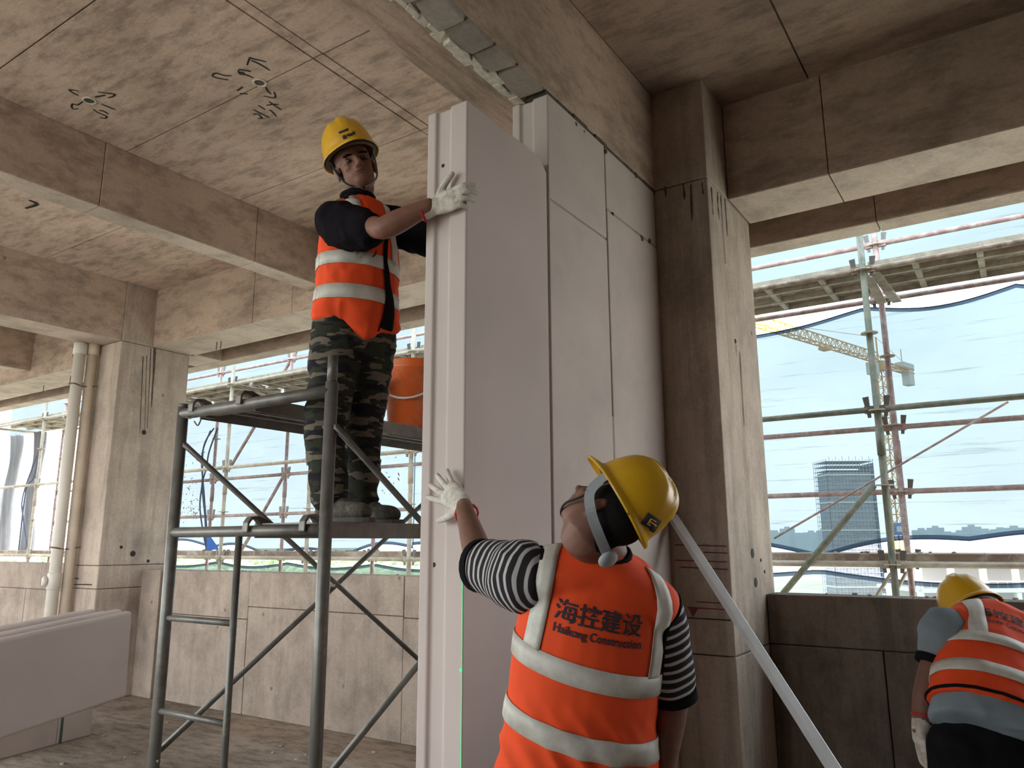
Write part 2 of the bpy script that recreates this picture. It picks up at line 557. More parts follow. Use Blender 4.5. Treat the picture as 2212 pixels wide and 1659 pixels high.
# pipe column: pour holes, scratched lines, dark stain streaks
xl = -7.52
for (px, py, r) in ((311, 934, .03), (287, 1196, .035), (262, 1182, .02), (320, 1212, .02)):
    p = at(px, py, x=xl)
    MB().lathe(p - V((.004, 0, 0)), [(r, 0), (r * .8, .0055)], 10, (1, 0, 0)).build('pour_hole', M['black'], c_l)
for (pa, pb, w) in (((309, 770), (302, 935), .018), ((317, 768), (312, 935), .012), ((334, 752), (327, 880), .03), ((326, 752), (318, 925), .014), ((336, 760), (331, 830), .02)):
    dribble('water_stain', [at(*pa, x=xl), at(*pb, x=xl)], w, M['stain'], c_l, (1, 0, 0), rg)
for (pa, pb) in (((131, 1262), (198, 1263)), ((135, 1247), (170, 1250))):
    MB().bar(at(*pa, y=4.118), at(*pb, y=4.118), .002, .01).build('chalk_line', M['black'], c_l)


# ---- parapets with cast joints
def parapet(name, label, rows, mat, front, back, lip=None):
    e_ = empty(name, ((rows[0][0] + rows[-1][1]) / 2, front, 0), label, 'wall', kind='structure')
    for (xa, xb, za, zb, dy) in rows:
        MB().box((xa + .0025, front + dy, za + .0025), (xb - .0025, back, zb - .0025)).build('cast_block', mat, e_, bev=0.006)
    x0 = min(r[0] for r in rows); x1 = max(r[1] for r in rows); z1 = max(r[3] for r in rows)
    MB().box((x0 + .01, front + .02, 0), (x1 - .01, back - .01, z1 - .012)).build('wall_core', M['stain'], e_)
    return e_


PF = 4.60
X_ = lambda px, py: at(px, py, y=PF).x
Z_ = lambda px, py: at(px, py, y=PF).z
xa, xb, xc = X_(348, 1300), X_(536, 1300), X_(872, 1300)
zt = Z(-0.247)
zh1, zh2 = Z_(440, 1331), Z_(700, 1321)
w_l = parapet('wall_back', 'long cast concrete parapet below the scaffold view', [
    (-7.52, xa, 0, zt + .0, -.03), (xa, xb, 0, zh1, 0), (xa, xb, zh1, zt, .004), (xb, xc, 0, zh2, .003), (xb, xc, zh2, zt, 0),
    (xc, -1.95, 0, zh2 - .01, 0), (xc, -1.95, zh2 - .01, zt, .003)], M['parapet'], PF, PF + .21)
zr = Z(-0.292)
zhr = Z_(1750, 1396)
xr = X_(1912, 1450)
w_r = parapet('wall_back', 'shade-darkened concrete parapet behind the bending worker', [
    (-1.305, xr, 0, zhr, 0), (xr, 6.5, 0, zhr, .003), (-1.305, 6.5, zhr, zr, .002)], M['parapet_shaded'], PF, PF + .2)
zf = Z(-0.206)
zhf = Z_(50, 1271)
w_f = parapet('wall_back', 'concrete parapet beyond the pipe column', [
    (-18, X_(52, 1300), 0, zhf, 0), (X_(52, 1300), -8.15, 0, zhf, .003), (-18, -8.15, zhf, zf, .002)], M['parapet'], PF, PF + .21)

# rough concrete crumbs along the parapet tops
crumb_me = []
for k in range(4):
    bm = bmesh.new()
    bmesh.ops.create_icosphere(bm, subdivisions=1, radius=0.02)
    for v in bm.verts:
        v.co *= rg.uniform(0.5, 1.2)
        v.co.z *= 0.7
    me = bpy.data.meshes.new('crumb')
    bm.to_mesh(me); bm.free()
    me.materials.append(M['mortar'])
    crumb_me.append(me)
for (wall, x0, x1, zz, n) in ((w_l, -7.3, -3.9, zt, 22), (w_r, -1.2, 0.4, zr, 14), (w_f, -11, -8.3, zf, 6)):
    for k in range(n):
        o = link('mortar_crumb', rg.choice(crumb_me), None, wall)
        o.matrix_basis = Matrix.Translation((rg.uniform(x0, x1), PF + rg.uniform(0.01, 0.18), zz + .002)) @ Matrix.Rotation(rg.uniform(0, 6), 4, 'Z') @ Matrix.Scale(rg.uniform(.3, .9), 4)

# ---- unseen walls added to block light and keep the right bay dim
tag(MB().box((-1.9, -1.5, 0), (6.5, -1.3, Z_SLAB + .02)).build('added_wall_front', M['parapet_shaded']), 'unseen added concrete cross wall behind the photographer, blocking light', 'wall', kind='structure')

tag(MB().box((5.0, -1.3, 0), (5.2, 4.6, Z_SLAB + .02)).build('added_wall_right', M['parapet_shaded']), 'unseen added concrete side wall beyond the bending worker, blocking light', 'wall', kind='structure')

# ---- the panel wall under the beam
wall = empty('wall_center', (X_WALL, 3.3, 0), 'row of white aerated concrete panels standing under the beam', 'wall', kind='structure')


def panel_mesh(name, y0, y1, z0, z1, xf=X_WALL, xb=X_WALL2, groove=True, chip=None, mat=None, parent=None, bev=0.006):
    """aerated panel: long edges carry a shallow groove, far top corner may be knocked off"""
    t0, t1 = xb + .04, xf - .078
    if groove:
        pr = [(xf, y0), (xf, y1), (t1, y1), (t1 - .012, y1 + .0), (t0 + .012, y1), (t0, y1), (xb, y1), (xb, y0), (t0, y0), (t0 + .010, y0 + .014), (t1 - .010, y0 + .014), (t1, y0)]
    else:
        pr = [(xf, y0), (xf, y1), (xb, y1), (xb, y0)]
    bm = bmesh.new()
    vs = [bm.verts.new((x, y, z0)) for x, y in pr]
    f = bm.faces.new(vs)
    r = bmesh.ops.extrude_face_region(bm, geom=[f])
    bmesh.ops.translate(bm, verts=[g for g in r['geom'] if isinstance(g, bmesh.types.BMVert)], vec=(0, 0, z1 - z0))
    bmesh.ops.recalc_face_normals(bm, faces=bm.faces[:])
    if chip:
        for yy_ in (y1 - .10, y1 - .045, y1 - .018):
            bmesh.ops.bisect_plane(bm, geom=bm.verts[:] + bm.edges[:] + bm.faces[:], plane_co=(0, yy_, 0), plane_no=(0, 1, 0))
        for v in bm.verts:
            if abs(v.co.z - z1) < 1e-4:
                k = v.co.y - (y1 - .10)
                if k > .005:
                    v.co.z -= chip * (k / .10) ** 1.8
    me = bpy.data.meshes.new(name)
    bm.to_mesh(me); bm.free()
    o = link(name, me, mat or M['alc_old'], parent)
    md = o.modifiers.new('edge', 'BEVEL'); md.width = bev; md.segments = 2; md.limit_method = 'ANGLE'; md.angle_limit = 0.9
    return o


panel_mesh('wall_panel', 2.752, 3.326, 0, Z(1.503), parent=wall)
panel_mesh('wall_panel', 2.752, 3.326, Z(1.513), Z(2.028), parent=wall, chip=None)
panel_mesh('wall_panel', 3.344, 3.985, 0, Z(1.675), xf=X_WALL - .003, parent=wall)
panel_mesh('wall_panel', 3.344, 3.985, Z(1.688), Z(2.030), xf=X_WALL - .005, parent=wall, mat=M['alc_old'])
zs_ = at(1328, 900, x=X_WALL).z
MB().box((X_WALL2 + .01, 3.327, 0), (X_WALL - .004, 3.343, zs_)).build('joint_mortar', M['mortar'], wall)
for (ya, yb, za) in ((2.76, 3.32, 1.5085), (3.35, 3.98, 1.682)):
    MB().box((X_WALL2 + .01, ya, Z(za) - .005), (X_WALL - .008, yb, Z(za) + .005)).build('joint_mortar', M['mortar'], wall)
# lumpy mortar bed between the panel tops and the beam
mb = MB()
y = 2.75
while y < 3.97:
    L = rg.uniform(.05, .14)
    mb.obox((X_WALL - .06 + rg.uniform(-.004, .006), y + L / 2, Z_BEAM - .008), (.055, 0, 0), (0, L / 2 * 1.05, rg.uniform(-.003, .003)), (0, 0, .012))
    y += L
mb.build('joint_mortar', M['stain'], wall)
for (px, py, r) in ((1245, 268, .018), (1310, 327, .015), (1375, 378, .02), (1388, 515, .022), (1405, 520, .018), (1325, 462, .012), (1262, 284, .01)):
    p = at(px, py, x=X_WALL)
    MB().lathe(p - V((.012, 0, 0)), [(r, 0), (r, .006), (r * .55, .0135)], 7, (1, 0, 0)).build('broken_spot', M['stain'], wall)

# mortar pads and foam residue left on the beam soffit where panels will meet it
yy = 1.35
edges = [1.18, 1.47, 1.78, 1.95, 2.13, 2.33, 2.50, 2.725]
for a_, b_ in zip(edges[:-1], edges[1:]):
    mb = MB()
    jx = rg.uniform(-.012, .012)
    d0, d1 = rg.uniform(.006, .012), rg.uniform(.02, .034)
    pts = [(X_WALL - .004, a_ + .012), (X_WALL - .004, b_ - .008), (-1.745 + jx, b_ - rg.uniform(.0, .03)), (-1.752 - jx, (a_ + b_) / 2), (-1.742, a_ + .015)]
    n = len(pts)
    lo = [V((x, yv, Z_BEAM - (d0 if yv < (a_ + b_) / 2 else d1))) for x, yv in pts]
    up = [V((x, yv, Z_BEAM + .004)) for x, yv in pts]
    mb.add(lo + up, [tuple(range(n)), tuple(reversed(range(n, 2 * n)))] + [(i, n + i, n + (i + 1) % n, (i + 1) % n) for i in range(n)])
    mb.build('mortar_pad', M['mortar'], b_wall, bev=.004)
mb = MB()
y = 0.9
while y < 2.72:
    L = rg.uniform(.03, .09)
    w0 = rg.uniform(.02, .075)
    mb.obox((-1.762 - rg.uniform(0, .022), y + L / 2, Z_BEAM - rg.uniform(.0, .008)), (w0 / 2, rg.uniform(-.01, .01), 0), (0, L * .62, 0), (0, rg.uniform(-.004, .004), rg.uniform(.008, .022)))
    y += L
o = mb.build('foam_residue', M['foam'], b_wall, bev=.003)
tag(o, 'ragged pale foam edge', kind='stuff')

# ---- hand drawn marker strokes around the two hooks in the slab
def stroke(pts, w, mat, parent):
    pts = [at(px, py, z=Z_SLAB) for px, py in pts]
    pts = smooth_curve(pts, 5) if len(pts) > 2 else pts
    n = len(pts)
    A, B = [], []
    for i, p in enumerate(pts):
        t = (pts[min(i + 1, n - 1)] - pts[max(i - 1, 0)]).normalized()
        sd = V((0, 0, 1)).cross(t)
        ww = w * (0.6 + 0.4 * math.sin(math.pi * (i + .6) / (n + .2)))
        A.append(p + sd * ww / 2 - V((0, 0, .0015))); B.append(p - sd * ww / 2 - V((0, 0, .0015)))
    MB().add(A + B, [(i, i + 1, n + i + 1, n + i) for i in range(n - 1)]).build('marker_stroke', mat, parent)


cr = lambda x, y: (130 + x / 4.514, 110 + y / 4.514)        # strokes read off an enlarged crop
for pts in ([(2010, 105), (1880, 75), (1850, 68), (1822, 138)], [(1860, 90), (1950, 130), (2045, 188)],
            [(1640, 282), (1530, 262), (1485, 240), (1520, 215), (1600, 238), (1670, 240)], [(1740, 178), (1860, 198)], [(1735, 185), (1755, 225), (1810, 230), (1885, 262)],
            [(1740, 205), (1800, 215)],
            [(1780, 350), (1725, 388)], [(1750, 415), (1830, 418)], [(2005, 350), (2025, 390), (2058, 420)], [(2085, 398), (2100, 440), (2080, 455), (1985, 440)],
            [(2035, 490), (2090, 530), (2160, 575)], [(2135, 522), (2070, 520), (2010, 530)], [(1930, 528), (2000, 572)], [(1885, 572), (1960, 610), (2040, 650)],
            [(1880, 618), (1930, 615), (1975, 660)], [(1930, 660), (1975, 650)], [(2040, 570), (2075, 600), (2110, 640)],
            [(180, 388), (90, 378), (130, 410), (180, 435)], [(365, 398), (450, 410), (530, 420), (510, 445), (465, 455)], [(340, 450), (440, 430)],
            [(400, 515), (470, 545), (540, 572)], [(320, 565), (370, 600), (450, 635), (440, 655), (390, 650)], [(375, 575), (430, 590), (470, 615)],
            [(225, 490), (170, 525), (125, 515), (112, 540), (130, 565), (180, 560)]):
    stroke([cr(*p) for p in pts], 0.013, M['black'], ceil)
for (x, y) in ((1945, 305), (285, 480)):
    p = at(*cr(x, y), z=Z_SLAB)
    MB().path([p + V((.036 * math.cos(t * .5236), .036 * math.sin(t * .5236), -.002)) for t in range(12)], .007, 6, closed=True).build('hook_ring', M['foam'], ceil)
    MB().lathe(p - V((0, 0, .002)), [(.03, 0), (.03, .003)], 10).build('hook_hole', M['stain'], ceil)
stroke([(62, 432), (80, 441), (55, 450)], .03, M['black'], ceil)

for (bm_, px, py) in ((b_fl, 469, 738), (b_fl, 478, 736), (b_ff, 95, 832), (b_ff, 153, 812)):
    p = at(px, py, z=Z_BEAM)
    MB().tube(p + V((0, 0, .01)), p - V((.004, 0, .085)), .005, 6).build('rebar_stub', M['wire'], bm_)

# ---- drain pipes standing in front of the column
def drain_pipe(label, px, r, mat, y, zt_, coupling):
    p = at(px, 742, y=y)
    e_ = empty('drain_pipe', (p.x, y, 0), label, 'pipe', 'drain pipes beside the column')
    MB().tube((p.x, y, 0), (p.x, y, zt_), r, 18).build('pipe_run', mat, e_, smooth=True)
    for zc_ in coupling:
        MB().lathe((p.x, y, zc_), [(r, -.06), (r + .01, -.055), (r + .01, .055), (r, .06)], 18).build('coupling', mat, e_, smooth=True)
    return e_, p


p1, pp1 = drain_pipe('pale grey plastic drain pipe with an inspection cap, standing before the column', 175, .054, M['pipe'], 3.93, Z_BEAM - .005, [Z_BEAM - .07])
q = at(112, 1257, y=3.85)
MB().lathe((pp1.x - .03, 3.93 - .05, q.z), [(.05, 0), (.05, .03), (.035, .045)], 14, (-.4, -1, 0)).build('inspection_cap', M['pipe'], p1, smooth=True)
MB().lathe((pp1.x, 3.93, q.z), [(.054, -.08), (.062, -.075), (.062, .075), (.054, .08)], 18).build('coupling', M['pipe'], p1, smooth=True)
p2, pp2 = drain_pipe('dusty tan drain pipe tucked against the column face', 203, .052, M['pipe_old'], 4.05, Z_BEAM - .005, [Z_BEAM - .06])
for py in (822, 1182):
    zc_ = at(190, py, y=3.9).z
    pts = [V((pp1.x - .07, 3.95, zc_)), V((pp1.x - .03, 3.87, zc_)), V((pp1.x + .06, 3.88, zc_ - .005)), V((pp2.x + .02, 3.985, zc_ - .02)), V((pp2.x + .07, 4.1, zc_))]
    MB().path(smooth_curve(pts, 4), .006, 6).build('tie_wire', M['wire'], p1)
# ================================================================ THINGS IN THE STOREY
# ---- the loose panel being stood up beside the wall
lp = empty('wall_panel', (X_WALL, 2.44, 0), 'loose white aerated panel both gloved workers are steadying upright', 'panel')
body = panel_mesh('panel_body', 2.14, 2.735, 0.0, Z(1.678), chip=.055, mat=M['alc'], parent=lp)
for (px, py, r) in ((957, 358, .010), (937, 1220, .011)):
    p = at(px, py, y=2.154)
    MB().lathe((p.x, 2.159, p.z), [(r, 0), (r * .8, .006)], 9, (0, -1, 0)).build('drill_hole', M['black'], lp)
green, gnt, gb = nmat('green_laser')
gb.inputs['Base Color'].default_value = (0.0, 0.25, 0.08, 1)
gb.inputs['Emission Color'].default_value = (0.05, 1.0, 0.30, 1)
gb.inputs['Emission Strength'].default_value = 0.5
lz = MB().box((X_WALL - .0032, 2.1386, 0.0), (X_WALL - .0022, 2.1400, at(1003, 1165, y=2.14).z)).build('laser_line', green)
tag(lz, 'thin green laser line down the corner of the loose panel', 'laser line')
p = at(993, 1447, y=2.139)
MB().lathe((X_WALL - .004, 2.1375, p.z), [(.006, 0), (.0045, .003)], 10, (0, -1, 0)).build('laser_dot', green, lz)

# ---- leaning aluminium straightedge
pa = at(1452, 1115, y=3.955)
pb = at(1800, 1659, y=3.4)
t = (pb - pa).normalized()
pb = pa + t * ((0.028 - pa.z) / t.z)
rod = MB()
nrm = V((0.35, -0.5, 0.75))
rod.bar(pa, pb, .044, .040, up=nrm)
rod = rod.build('aluminium_straightedge', M['alu'], bev=.003)
tag(rod, 'long bright aluminium straightedge leaning on the damp column', 'straightedge')
MB().bar(pa - t * .003, pa + t * .01, .047, .043, up=nrm).build('end_cap', M['galv'], rod)

# ---- stack of panels on edge
TR, BR = at(279, 1322, d=5.62), at(284, 1502, d=5.62)
TL, BL = at(0, 1384, d=4.70), at(0, 1597, d=4.70)
ax = ((TR - TL) + (BR - BL)); ax.normalize()
upv = ((TR - BR).normalized() + (TL - BL).normalized()); upv = (upv - ax * upv.dot(ax)).normalized()
nv = ax.cross(upv)
if nv.dot(cam_d) < 0:
    nv = -nv                                          # away from the camera
hgt = (TR - BR).length
wid = [('front white panel of the edge-stacked pile', 0.0, 0.0), ('second white panel of the edge-stacked pile', .075, -.02),
       ('third white panel of the edge-stacked pile', .155, -.07), ('fourth white panel of the edge-stacked pile, set back', .235, -.10), ('rearmost white panel of the edge-stacked pile', .315, -.15)]
cR = (TR + BR) / 2
for i, (lab, off, sh) in enumerate(wid):
    L = 2.4
    c = cR + nv * (off + .036) + ax * (sh - L / 2) + upv * (0.0 if i == 0 else (0.012 * (i % 2) - .002))
    o = MB().obox(c, ax * L / 2, upv * hgt / 2, nv * .034).build('stacked_panel', M['alc_old'] if i else M['alc'], bev=.022, seg=3)
    tag(o, lab, 'panel', 'white panels stacked on edge')
    if i == 2:
        for k in range(9):
            q = c + ax * (L / 2 - 1.55 + .05 * rg.uniform(-2, 2)) + upv * (hgt / 2 + .008) + nv * rg.uniform(-.05, .05)
            link('rubble_bit', rg.choice(crumb_me), None, o).matrix_basis = Matrix.Translation(q) @ Matrix.Scale(rg.uniform(.5, 1.3), 4)
# short pack carrying the pile
fb = at(196, 1588, z=0.0)
g_ax = V((ax.x, ax.y, 0)).normalized()
g_n = V((nv.x, nv.y, 0)).normalized()
top_z = at(196, 1520, x=fb.x).z
pk = empty('support_block', fb, 'low white block pack with a dark strap propping the edge-stacked pile', 'block')
hz = .118
for k, (s0, s1) in enumerate(((0.0, .30), (.302, .86))):
    MB().obox(fb - g_ax * (s0 + s1) / 2 + g_n * .2 + V((0, 0, hz)), g_ax * (s1 - s0) / 2, g_n * .2, V((0, 0, hz))).build('block_piece', M['alc_old'], pk, bev=.008)
MB().obox(fb - g_ax * .27 + g_n * .2 + V((0, 0, hz)), g_ax * .011, g_n * .203, V((0, 0, hz + .003))).build('strap', plain('dark_strap', (.07, .10, .08), .7), pk)
rear = empty('support_block', fb - g_ax * 1.7, 'low white block under the hidden end of the edge-stacked pile', 'block')
MB().obox(fb - g_ax * 1.75 + g_n * .2 + V((0, 0, .03)), g_ax * .1, g_n * .2, V((0, 0, .03))).build('block_piece', M['alc_old'], rear, bev=.008)

# ---- floor litter
for k in range(60):
    o = link('rubble_bit', rg.choice(crumb_me), None, fl)
    o.matrix_basis = Matrix.Translation((rg.uniform(-6.5, -2.2), rg.uniform(1.8, 4.55), .006)) @ Matrix.Rotation(rg.uniform(0, 6), 4, 'Z') @ Matrix.Scale(rg.uniform(.3, 1.0), 4)

# ---- frame scaffold the worker stands on
FY, BY = 1.95, 3.75
XL, XR, XI = -3.007, -2.092, -2.571
fs = empty('frame_scaffold', (-2.55, 2.85, 0), 'grey steel frame scaffold with hooked planks beside the loose panel', 'scaffold')


def end_frame(y):
    f_ = MB().tube((XL, y, Z(.553)), (XR, y, Z(.553)), .0235, 14).build('end_frame', M['galv'], fs, smooth=True)
    for x in (XL, XR):
        MB().tube((x, y, 0.02), (x, y, Z(.585)), .0235, 14).build('leg', M['galv'], f_, smooth=True)
        MB().tube((x, y, Z(.58)), (x, y, Z(.585) + (.10 if x == XR else .012)), .019, 14).build('joint_pin', M['galv'], f_, smooth=True)
        MB().lathe((x, y, 0), [(.06, 0), (.06, .008), (.02, .012), (.02, .05)], 14).build('base_foot', M['galv'], f_)
    MB().tube((XL, y, Z(.048)), (XR, y, Z(.048)), .021, 14).build('cross_bar', M['galv'], f_, smooth=True)
    for (xa_, xb_) in ((XL, XI),):
        MB().tube((xb_, y, .12), (xb_, y, Z(.035)), .0135, 12).build('inner_post', M['galv'], f_, smooth=True)
        for zz in (-.296, -.655, -1.02):
            MB().tube((xa_, y, Z(zz)), (xb_, y, Z(zz)), .0125, 10).build('rung', M['galv'], f_, smooth=True)
    for x in (XL, XR):
        for zz in (.42, -.84):
            MB().tube((x - .035, y, Z(zz)), (x + .035, y, Z(zz)), .006, 8).build('lock_pin', M['galv'], f_)
    return f_


end_frame(FY)
end_frame(BY)
for x, s in ((XL, -1), (XR, 1)):
    for (za, zb) in ((.42, -.80), (-.84, .33)):
        mb = MB().tube((x + (.026 if za > 0 else -.026), FY, Z(za)), (x + (.026 if za > 0 else -.026), BY, Z(zb)), .0125, 10)
        b_ = mb.build('cross_brace', M['galv'], fs, smooth=True)
    pm = V((x, (FY + BY) / 2, Z(-.21)))
    MB().tube(pm - V((.045, 0, 0)), pm + V((.045, 0, 0)), .008, 8).build('brace_bolt', M['galv'], fs)


def hook_plank(x0, x1, z, mat, ribs=3):
    p_ = MB().box((x0, FY + .03, z), (x1, BY - .03, z + .006)).build('deck_plank', mat, fs)
    for x in (x0, x1):
        MB().box((x - .003, FY + .03, z - .05), (x + .003, BY - .03, z + .008)).build('side_rail', mat, p_)
    for i in range(1, ribs + 1):
        x = x0 + (x1 - x0) * i / (ribs + 1)
        MB().box((x - .015, FY + .05, z - .022), (x + .015, BY - .05, z)).build('stiffener', mat, p_)
    for y in (FY + .06, BY - .06, (FY + BY) / 2):
        MB().box((x0, y - .02, z - .035), (x1, y + .02, z)).build('cross_rib', mat, p_)
    for y, s in ((FY, 1), (BY, -1)):
        for x in (x0 + .022, x1 - .022):
            # hook: bent flat plate over the tube
            pts = []
            zc_ = z - .004
            for a in range(-20, 201, 22):
                an = math.radians(a)
                pts.append(V((x, y - s * .034 * math.cos(math.pi - an) * -1, zc_ + .034 * math.sin(an) - .012)))
            pts = [V((x, y + s * .07, z - .03))] + (pts if s > 0 else pts)
            mb = MB()
            prof = [V((x - .016, y + s * .085, z - .045)), V((x - .016, y + s * .085, z + .012)), V((x - .016, y + s * .02, z + .034)), V((x - .016, y - s * .02, z + .030)),
                    V((x - .016, y - s * .036, z + .008)), V((x - .016, y - s * .038, z - .03)), V((x - .016, y - s * .028, z - .03)), V((x - .016, y - s * .026, z + .002)),
                    V((x - .016, y - s * .012, z + .020)), V((x - .016, y + s * .012, z + .020)), V((x - .016, y + s * .028, z + .002)), V((x - .016, y + s * .03, z - .045))]
            mb.prism(prof, (.032, 0, 0)).build('hook', M['galv'], p_, bev=.004)
    return p_


hook_plank(-2.515, -2.155, Z(.072), M['deckgrey'])
hook_plank(-2.925, -2.565, Z(.577), M['deckgrey'])
PLANK_TOP = Z(.072) + .006
PLANK2_TOP = Z(.577) + .006
# wire twist tied below the upper bar
q = at(420, 905, y=FY)
MB().path(smooth_curve([q + V((-.05, -.01, .02)), q + V((.0, -.02, -.0)), q + V((.05, 0, .02)), q + V((.03, .0, -.03)), q + V((.0, 0, -.01))], 5), .003, 6).build('tie_wire', M['wire'], fs)

# ---- buckets on the upper plank
M['orange_plastic'] = plain('orange_plastic', (.62, .115, .022), .45, var=.15, scale=5, dirt=((.5, .33, .24), 7, .35))
M['white_plastic'] = plain('white_plastic', (.62, .60, .56), .5, var=.08, scale=6)


def bucket(label, c, mat, h, r0, r1, handle=True):
    e_ = empty('bucket', c, label, 'bucket')
    c = V(c)
    MB().lathe(c, [(r0 * .92, 0), (r0, .006), (r1, h - .05), (r1 + .008, h - .045), (r1 + .008, h - .035), (r1 + .001, h - .03), (r1 + .004, h - .004), (r1, h), (r1 - .008, h - .004), (r0 - .008, .02)], 28).build('bucket_body', mat, e_, smooth=True)
    if handle:
        pts = []
        for k in range(13):
            an = math.pi * k / 12
            th = math.atan2(-c.y, -c.x) + math.pi / 2 - an - .25
            pts.append(c + V((math.cos(th) * (r1 + .010), math.sin(th) * (r1 + .010), h - .07 - .15 * math.sin(an))))
        MB().path(pts, .0065, 8).build('handle', M['white_plastic'], e_, smooth=True)
    return e_


bk = bucket('orange plastic bucket with a white handle on the upper plank', (-2.70, 3.10, PLANK2_TOP), M['orange_plastic'], .375, .128, .150)
# faded print on the bucket flank
for (dz, w_) in ((.17, .05), (.12, .04), (.20, .03)):
    an = math.radians(214)
    mb = MB()
    n = 8
    ring = []
    for z_ in (dz, dz + .02):
        for k in range(n + 1):
            a = an + (k / n - .5) * w_ / .14
            rr = .128 + .022 * z_ / .33 + .0015
            ring.append((-2.70 + rr * math.cos(a), 3.10 + rr * math.sin(a), PLANK2_TOP + z_))
    mb.add(ring, [(k, k + 1, n + 2 + k, n + 1 + k) for k in range(n)]).build('faded_print', M['white_plastic'], bk)
bucket('white plastic tub beside the orange bucket', (-2.81, 2.83, PLANK2_TOP), M['white_plastic'], .27, .085, .095, False)

# ================================================================ OUTER SCAFFOLD
YN, YF = 6.2, 7.1
os_ = empty('facade_scaffold', (-5, 6.65, -2.2), 'tall disc-lock tube scaffold with steel decks standing outside the parapets', 'scaffold')
near_x = [5.3, 3.8, 2.25, .70, -.845, -2.4, -3.9, -5.4, -6.95, -8.52, -10.1, -11.8, -13.42, -15.3]
far_x = [5.3, 3.8, 2.25, .70, -.847, -2.4, -3.9, -5.3, -6.77, -8.45, -10.05, -11.9, -13.0, -14.6]
DECKS = [-2.35, Z(-.165), Z(2.055)]
ros_me = None
wedge_me = None


def ros(p, parent, mat):
    global ros_me
    if ros_me is None:
        ros_me = MB().lathe((0, 0, 0), [(.03, -.004), (.062, -.004), (.062, .004), (.03, .004)], 14).mesh('rosette')
    o = bpy.data.objects.new('rosette', ros_me)
    if not ros_me.materials:
        ros_me.materials.append(M['steeltan'])
    COL.objects.link(o)
    o.parent = parent
    o.location = p
    return o


def wedge(p, dirx, parent):
    global wedge_me
    if wedge_me is None:
        wedge_me = MB().prism([(-.012, -.004, -.06), (.012, -.004, -.06), (.024, -.004, .10), (-.020, -.004, .10)], (0, .008, 0)).mesh('wedge')
        wedge_me.materials.append(M['galv'])
    o = bpy.data.objects.new('wedge', wedge_me)
    COL.objects.link(o)
    o.parent = parent
    o.location = V(p) + V((dirx * .062, 0, .0))
    o.rotation_euler = (0, dirx * .12, 0)


rails = {YN: [DECKS[1], Z(.962), DECKS[2], Z(3.05)], YF: [DECKS[1], Z(.40), Z(.935), DECKS[2], Z(2.565), Z(3.1)]}
for yrow, xs_ in ((YN, near_x), (YF, far_x)):
    for i, x in enumerate(xs_):
        right = x > -3
        m_ = (M['steelgreen'] if right else M['steeltan']) if yrow == YN else M['steelpink']
        st = MB().tube((x, yrow, -16), (x, yrow, 7.5), .0242, 10).build('standard', m_, os_, smooth=True)
        MB().tube((x, yrow, Z(.62)), (x, yrow, Z(.82)), .029, 10).build('sleeve', m_, st, smooth=True)
        for zz in (DECKS[1], Z(.40), Z(.955), Z(1.55), DECKS[2], Z(2.56)):
            ros((x, yrow, zz), st, m_)
    for zz in rails[yrow]:
        for xa_, xb_ in zip(xs_[1:], xs_[:-1]):
            if yrow == YN:
                m_ = M['steelgreen'] if (xa_ > -3 and Z(.5) < zz < Z(1.5)) else (M['steeltan'])
                if xa_ > -3 and zz > Z(1.9):
                    m_ = M['deck']
            else:
                m_ = M['steelpink']
            lg = MB().tube((xa_ + .06, yrow, zz), (xb_ - .06, yrow, zz), .0225, 9).build('ledger', m_, os_, smooth=True)
            MB().bar((xa_ + .025, yrow, zz), (xa_ + .085, yrow, zz), .03, .055).build('ledger_head', m_, lg)
            MB().bar((xb_ - .085, yrow, zz), (xb_ - .025, yrow, zz), .03, .055).build('ledger_head', m_, lg)
            wedge((xa_, yrow, zz), 1, lg)
            wedge((xb_, yrow, zz), -1, lg)
# transoms, decks
for di, zd in enumerate(DECKS[1:]):
    for x in near_x:
        MB().tube((x, YN + .05, zd), (x, YF - .05, zd), .021, 8).build('transom', M['steeltan'], os_, smooth=True)
    nb = 3
    wv = (YF - YN - .10) / nb
    for xa_, xb_ in zip(near_x[1:], near_x[:-1]):
        for k in range(nb):
            y0 = YN + .05 + k * wv + .008
            y1 = y0 + wv - .03
            z0 = zd + .024
            pl = MB().box((xa_ + .03, y0, z0 + .045), (xb_ - .03, y1, z0 + .050)).build('deck_board', M['deck'], os_)
            for yy_ in (y0, y1):
                MB().box((xa_ + .03, yy_ - .004, z0), (xb_ - .03, yy_ + .004, z0 + .050)).build('board_lip', M['steeltan'] if di else M['deck'], pl)
            nst = 3
            for s_ in range(nst):
                xx = xa_ + (xb_ - xa_) * (s_ + .8) / (nst + .6)
                MB().box((xx - .022, y0, z0 + .005), (xx + .022, y1, z0 + .043)).build('board_rib', M['steeltan'], pl)
# bracket plates below the upper deck at the standard seen beside the crane
for (xa_, ya_, xb_, yb_) in ((1890, 590, 1935, 648), (1876, 600, 1905, 655), (1918, 630, 1938, 652)):
    MB().bar(at(xa_, ya_, y=YN + .22), at(xb_, yb_, y=YF - .18), .07, .012).build('bracket_plate', M['steeltan'], os_)
# toe plates leaning on the lower ledger
for (xa_, ya_, xb_, yb_) in ((1925, 1238, 1892, 1290), (1958, 1236, 1930, 1290)):
    MB().bar(at(xa_, ya_, y=YN + .1), at(xb_, yb_, y=YN + .1), .015, .10, up=(0, 1, 0)).build('bracket_plate', M['steeltan'], os_)
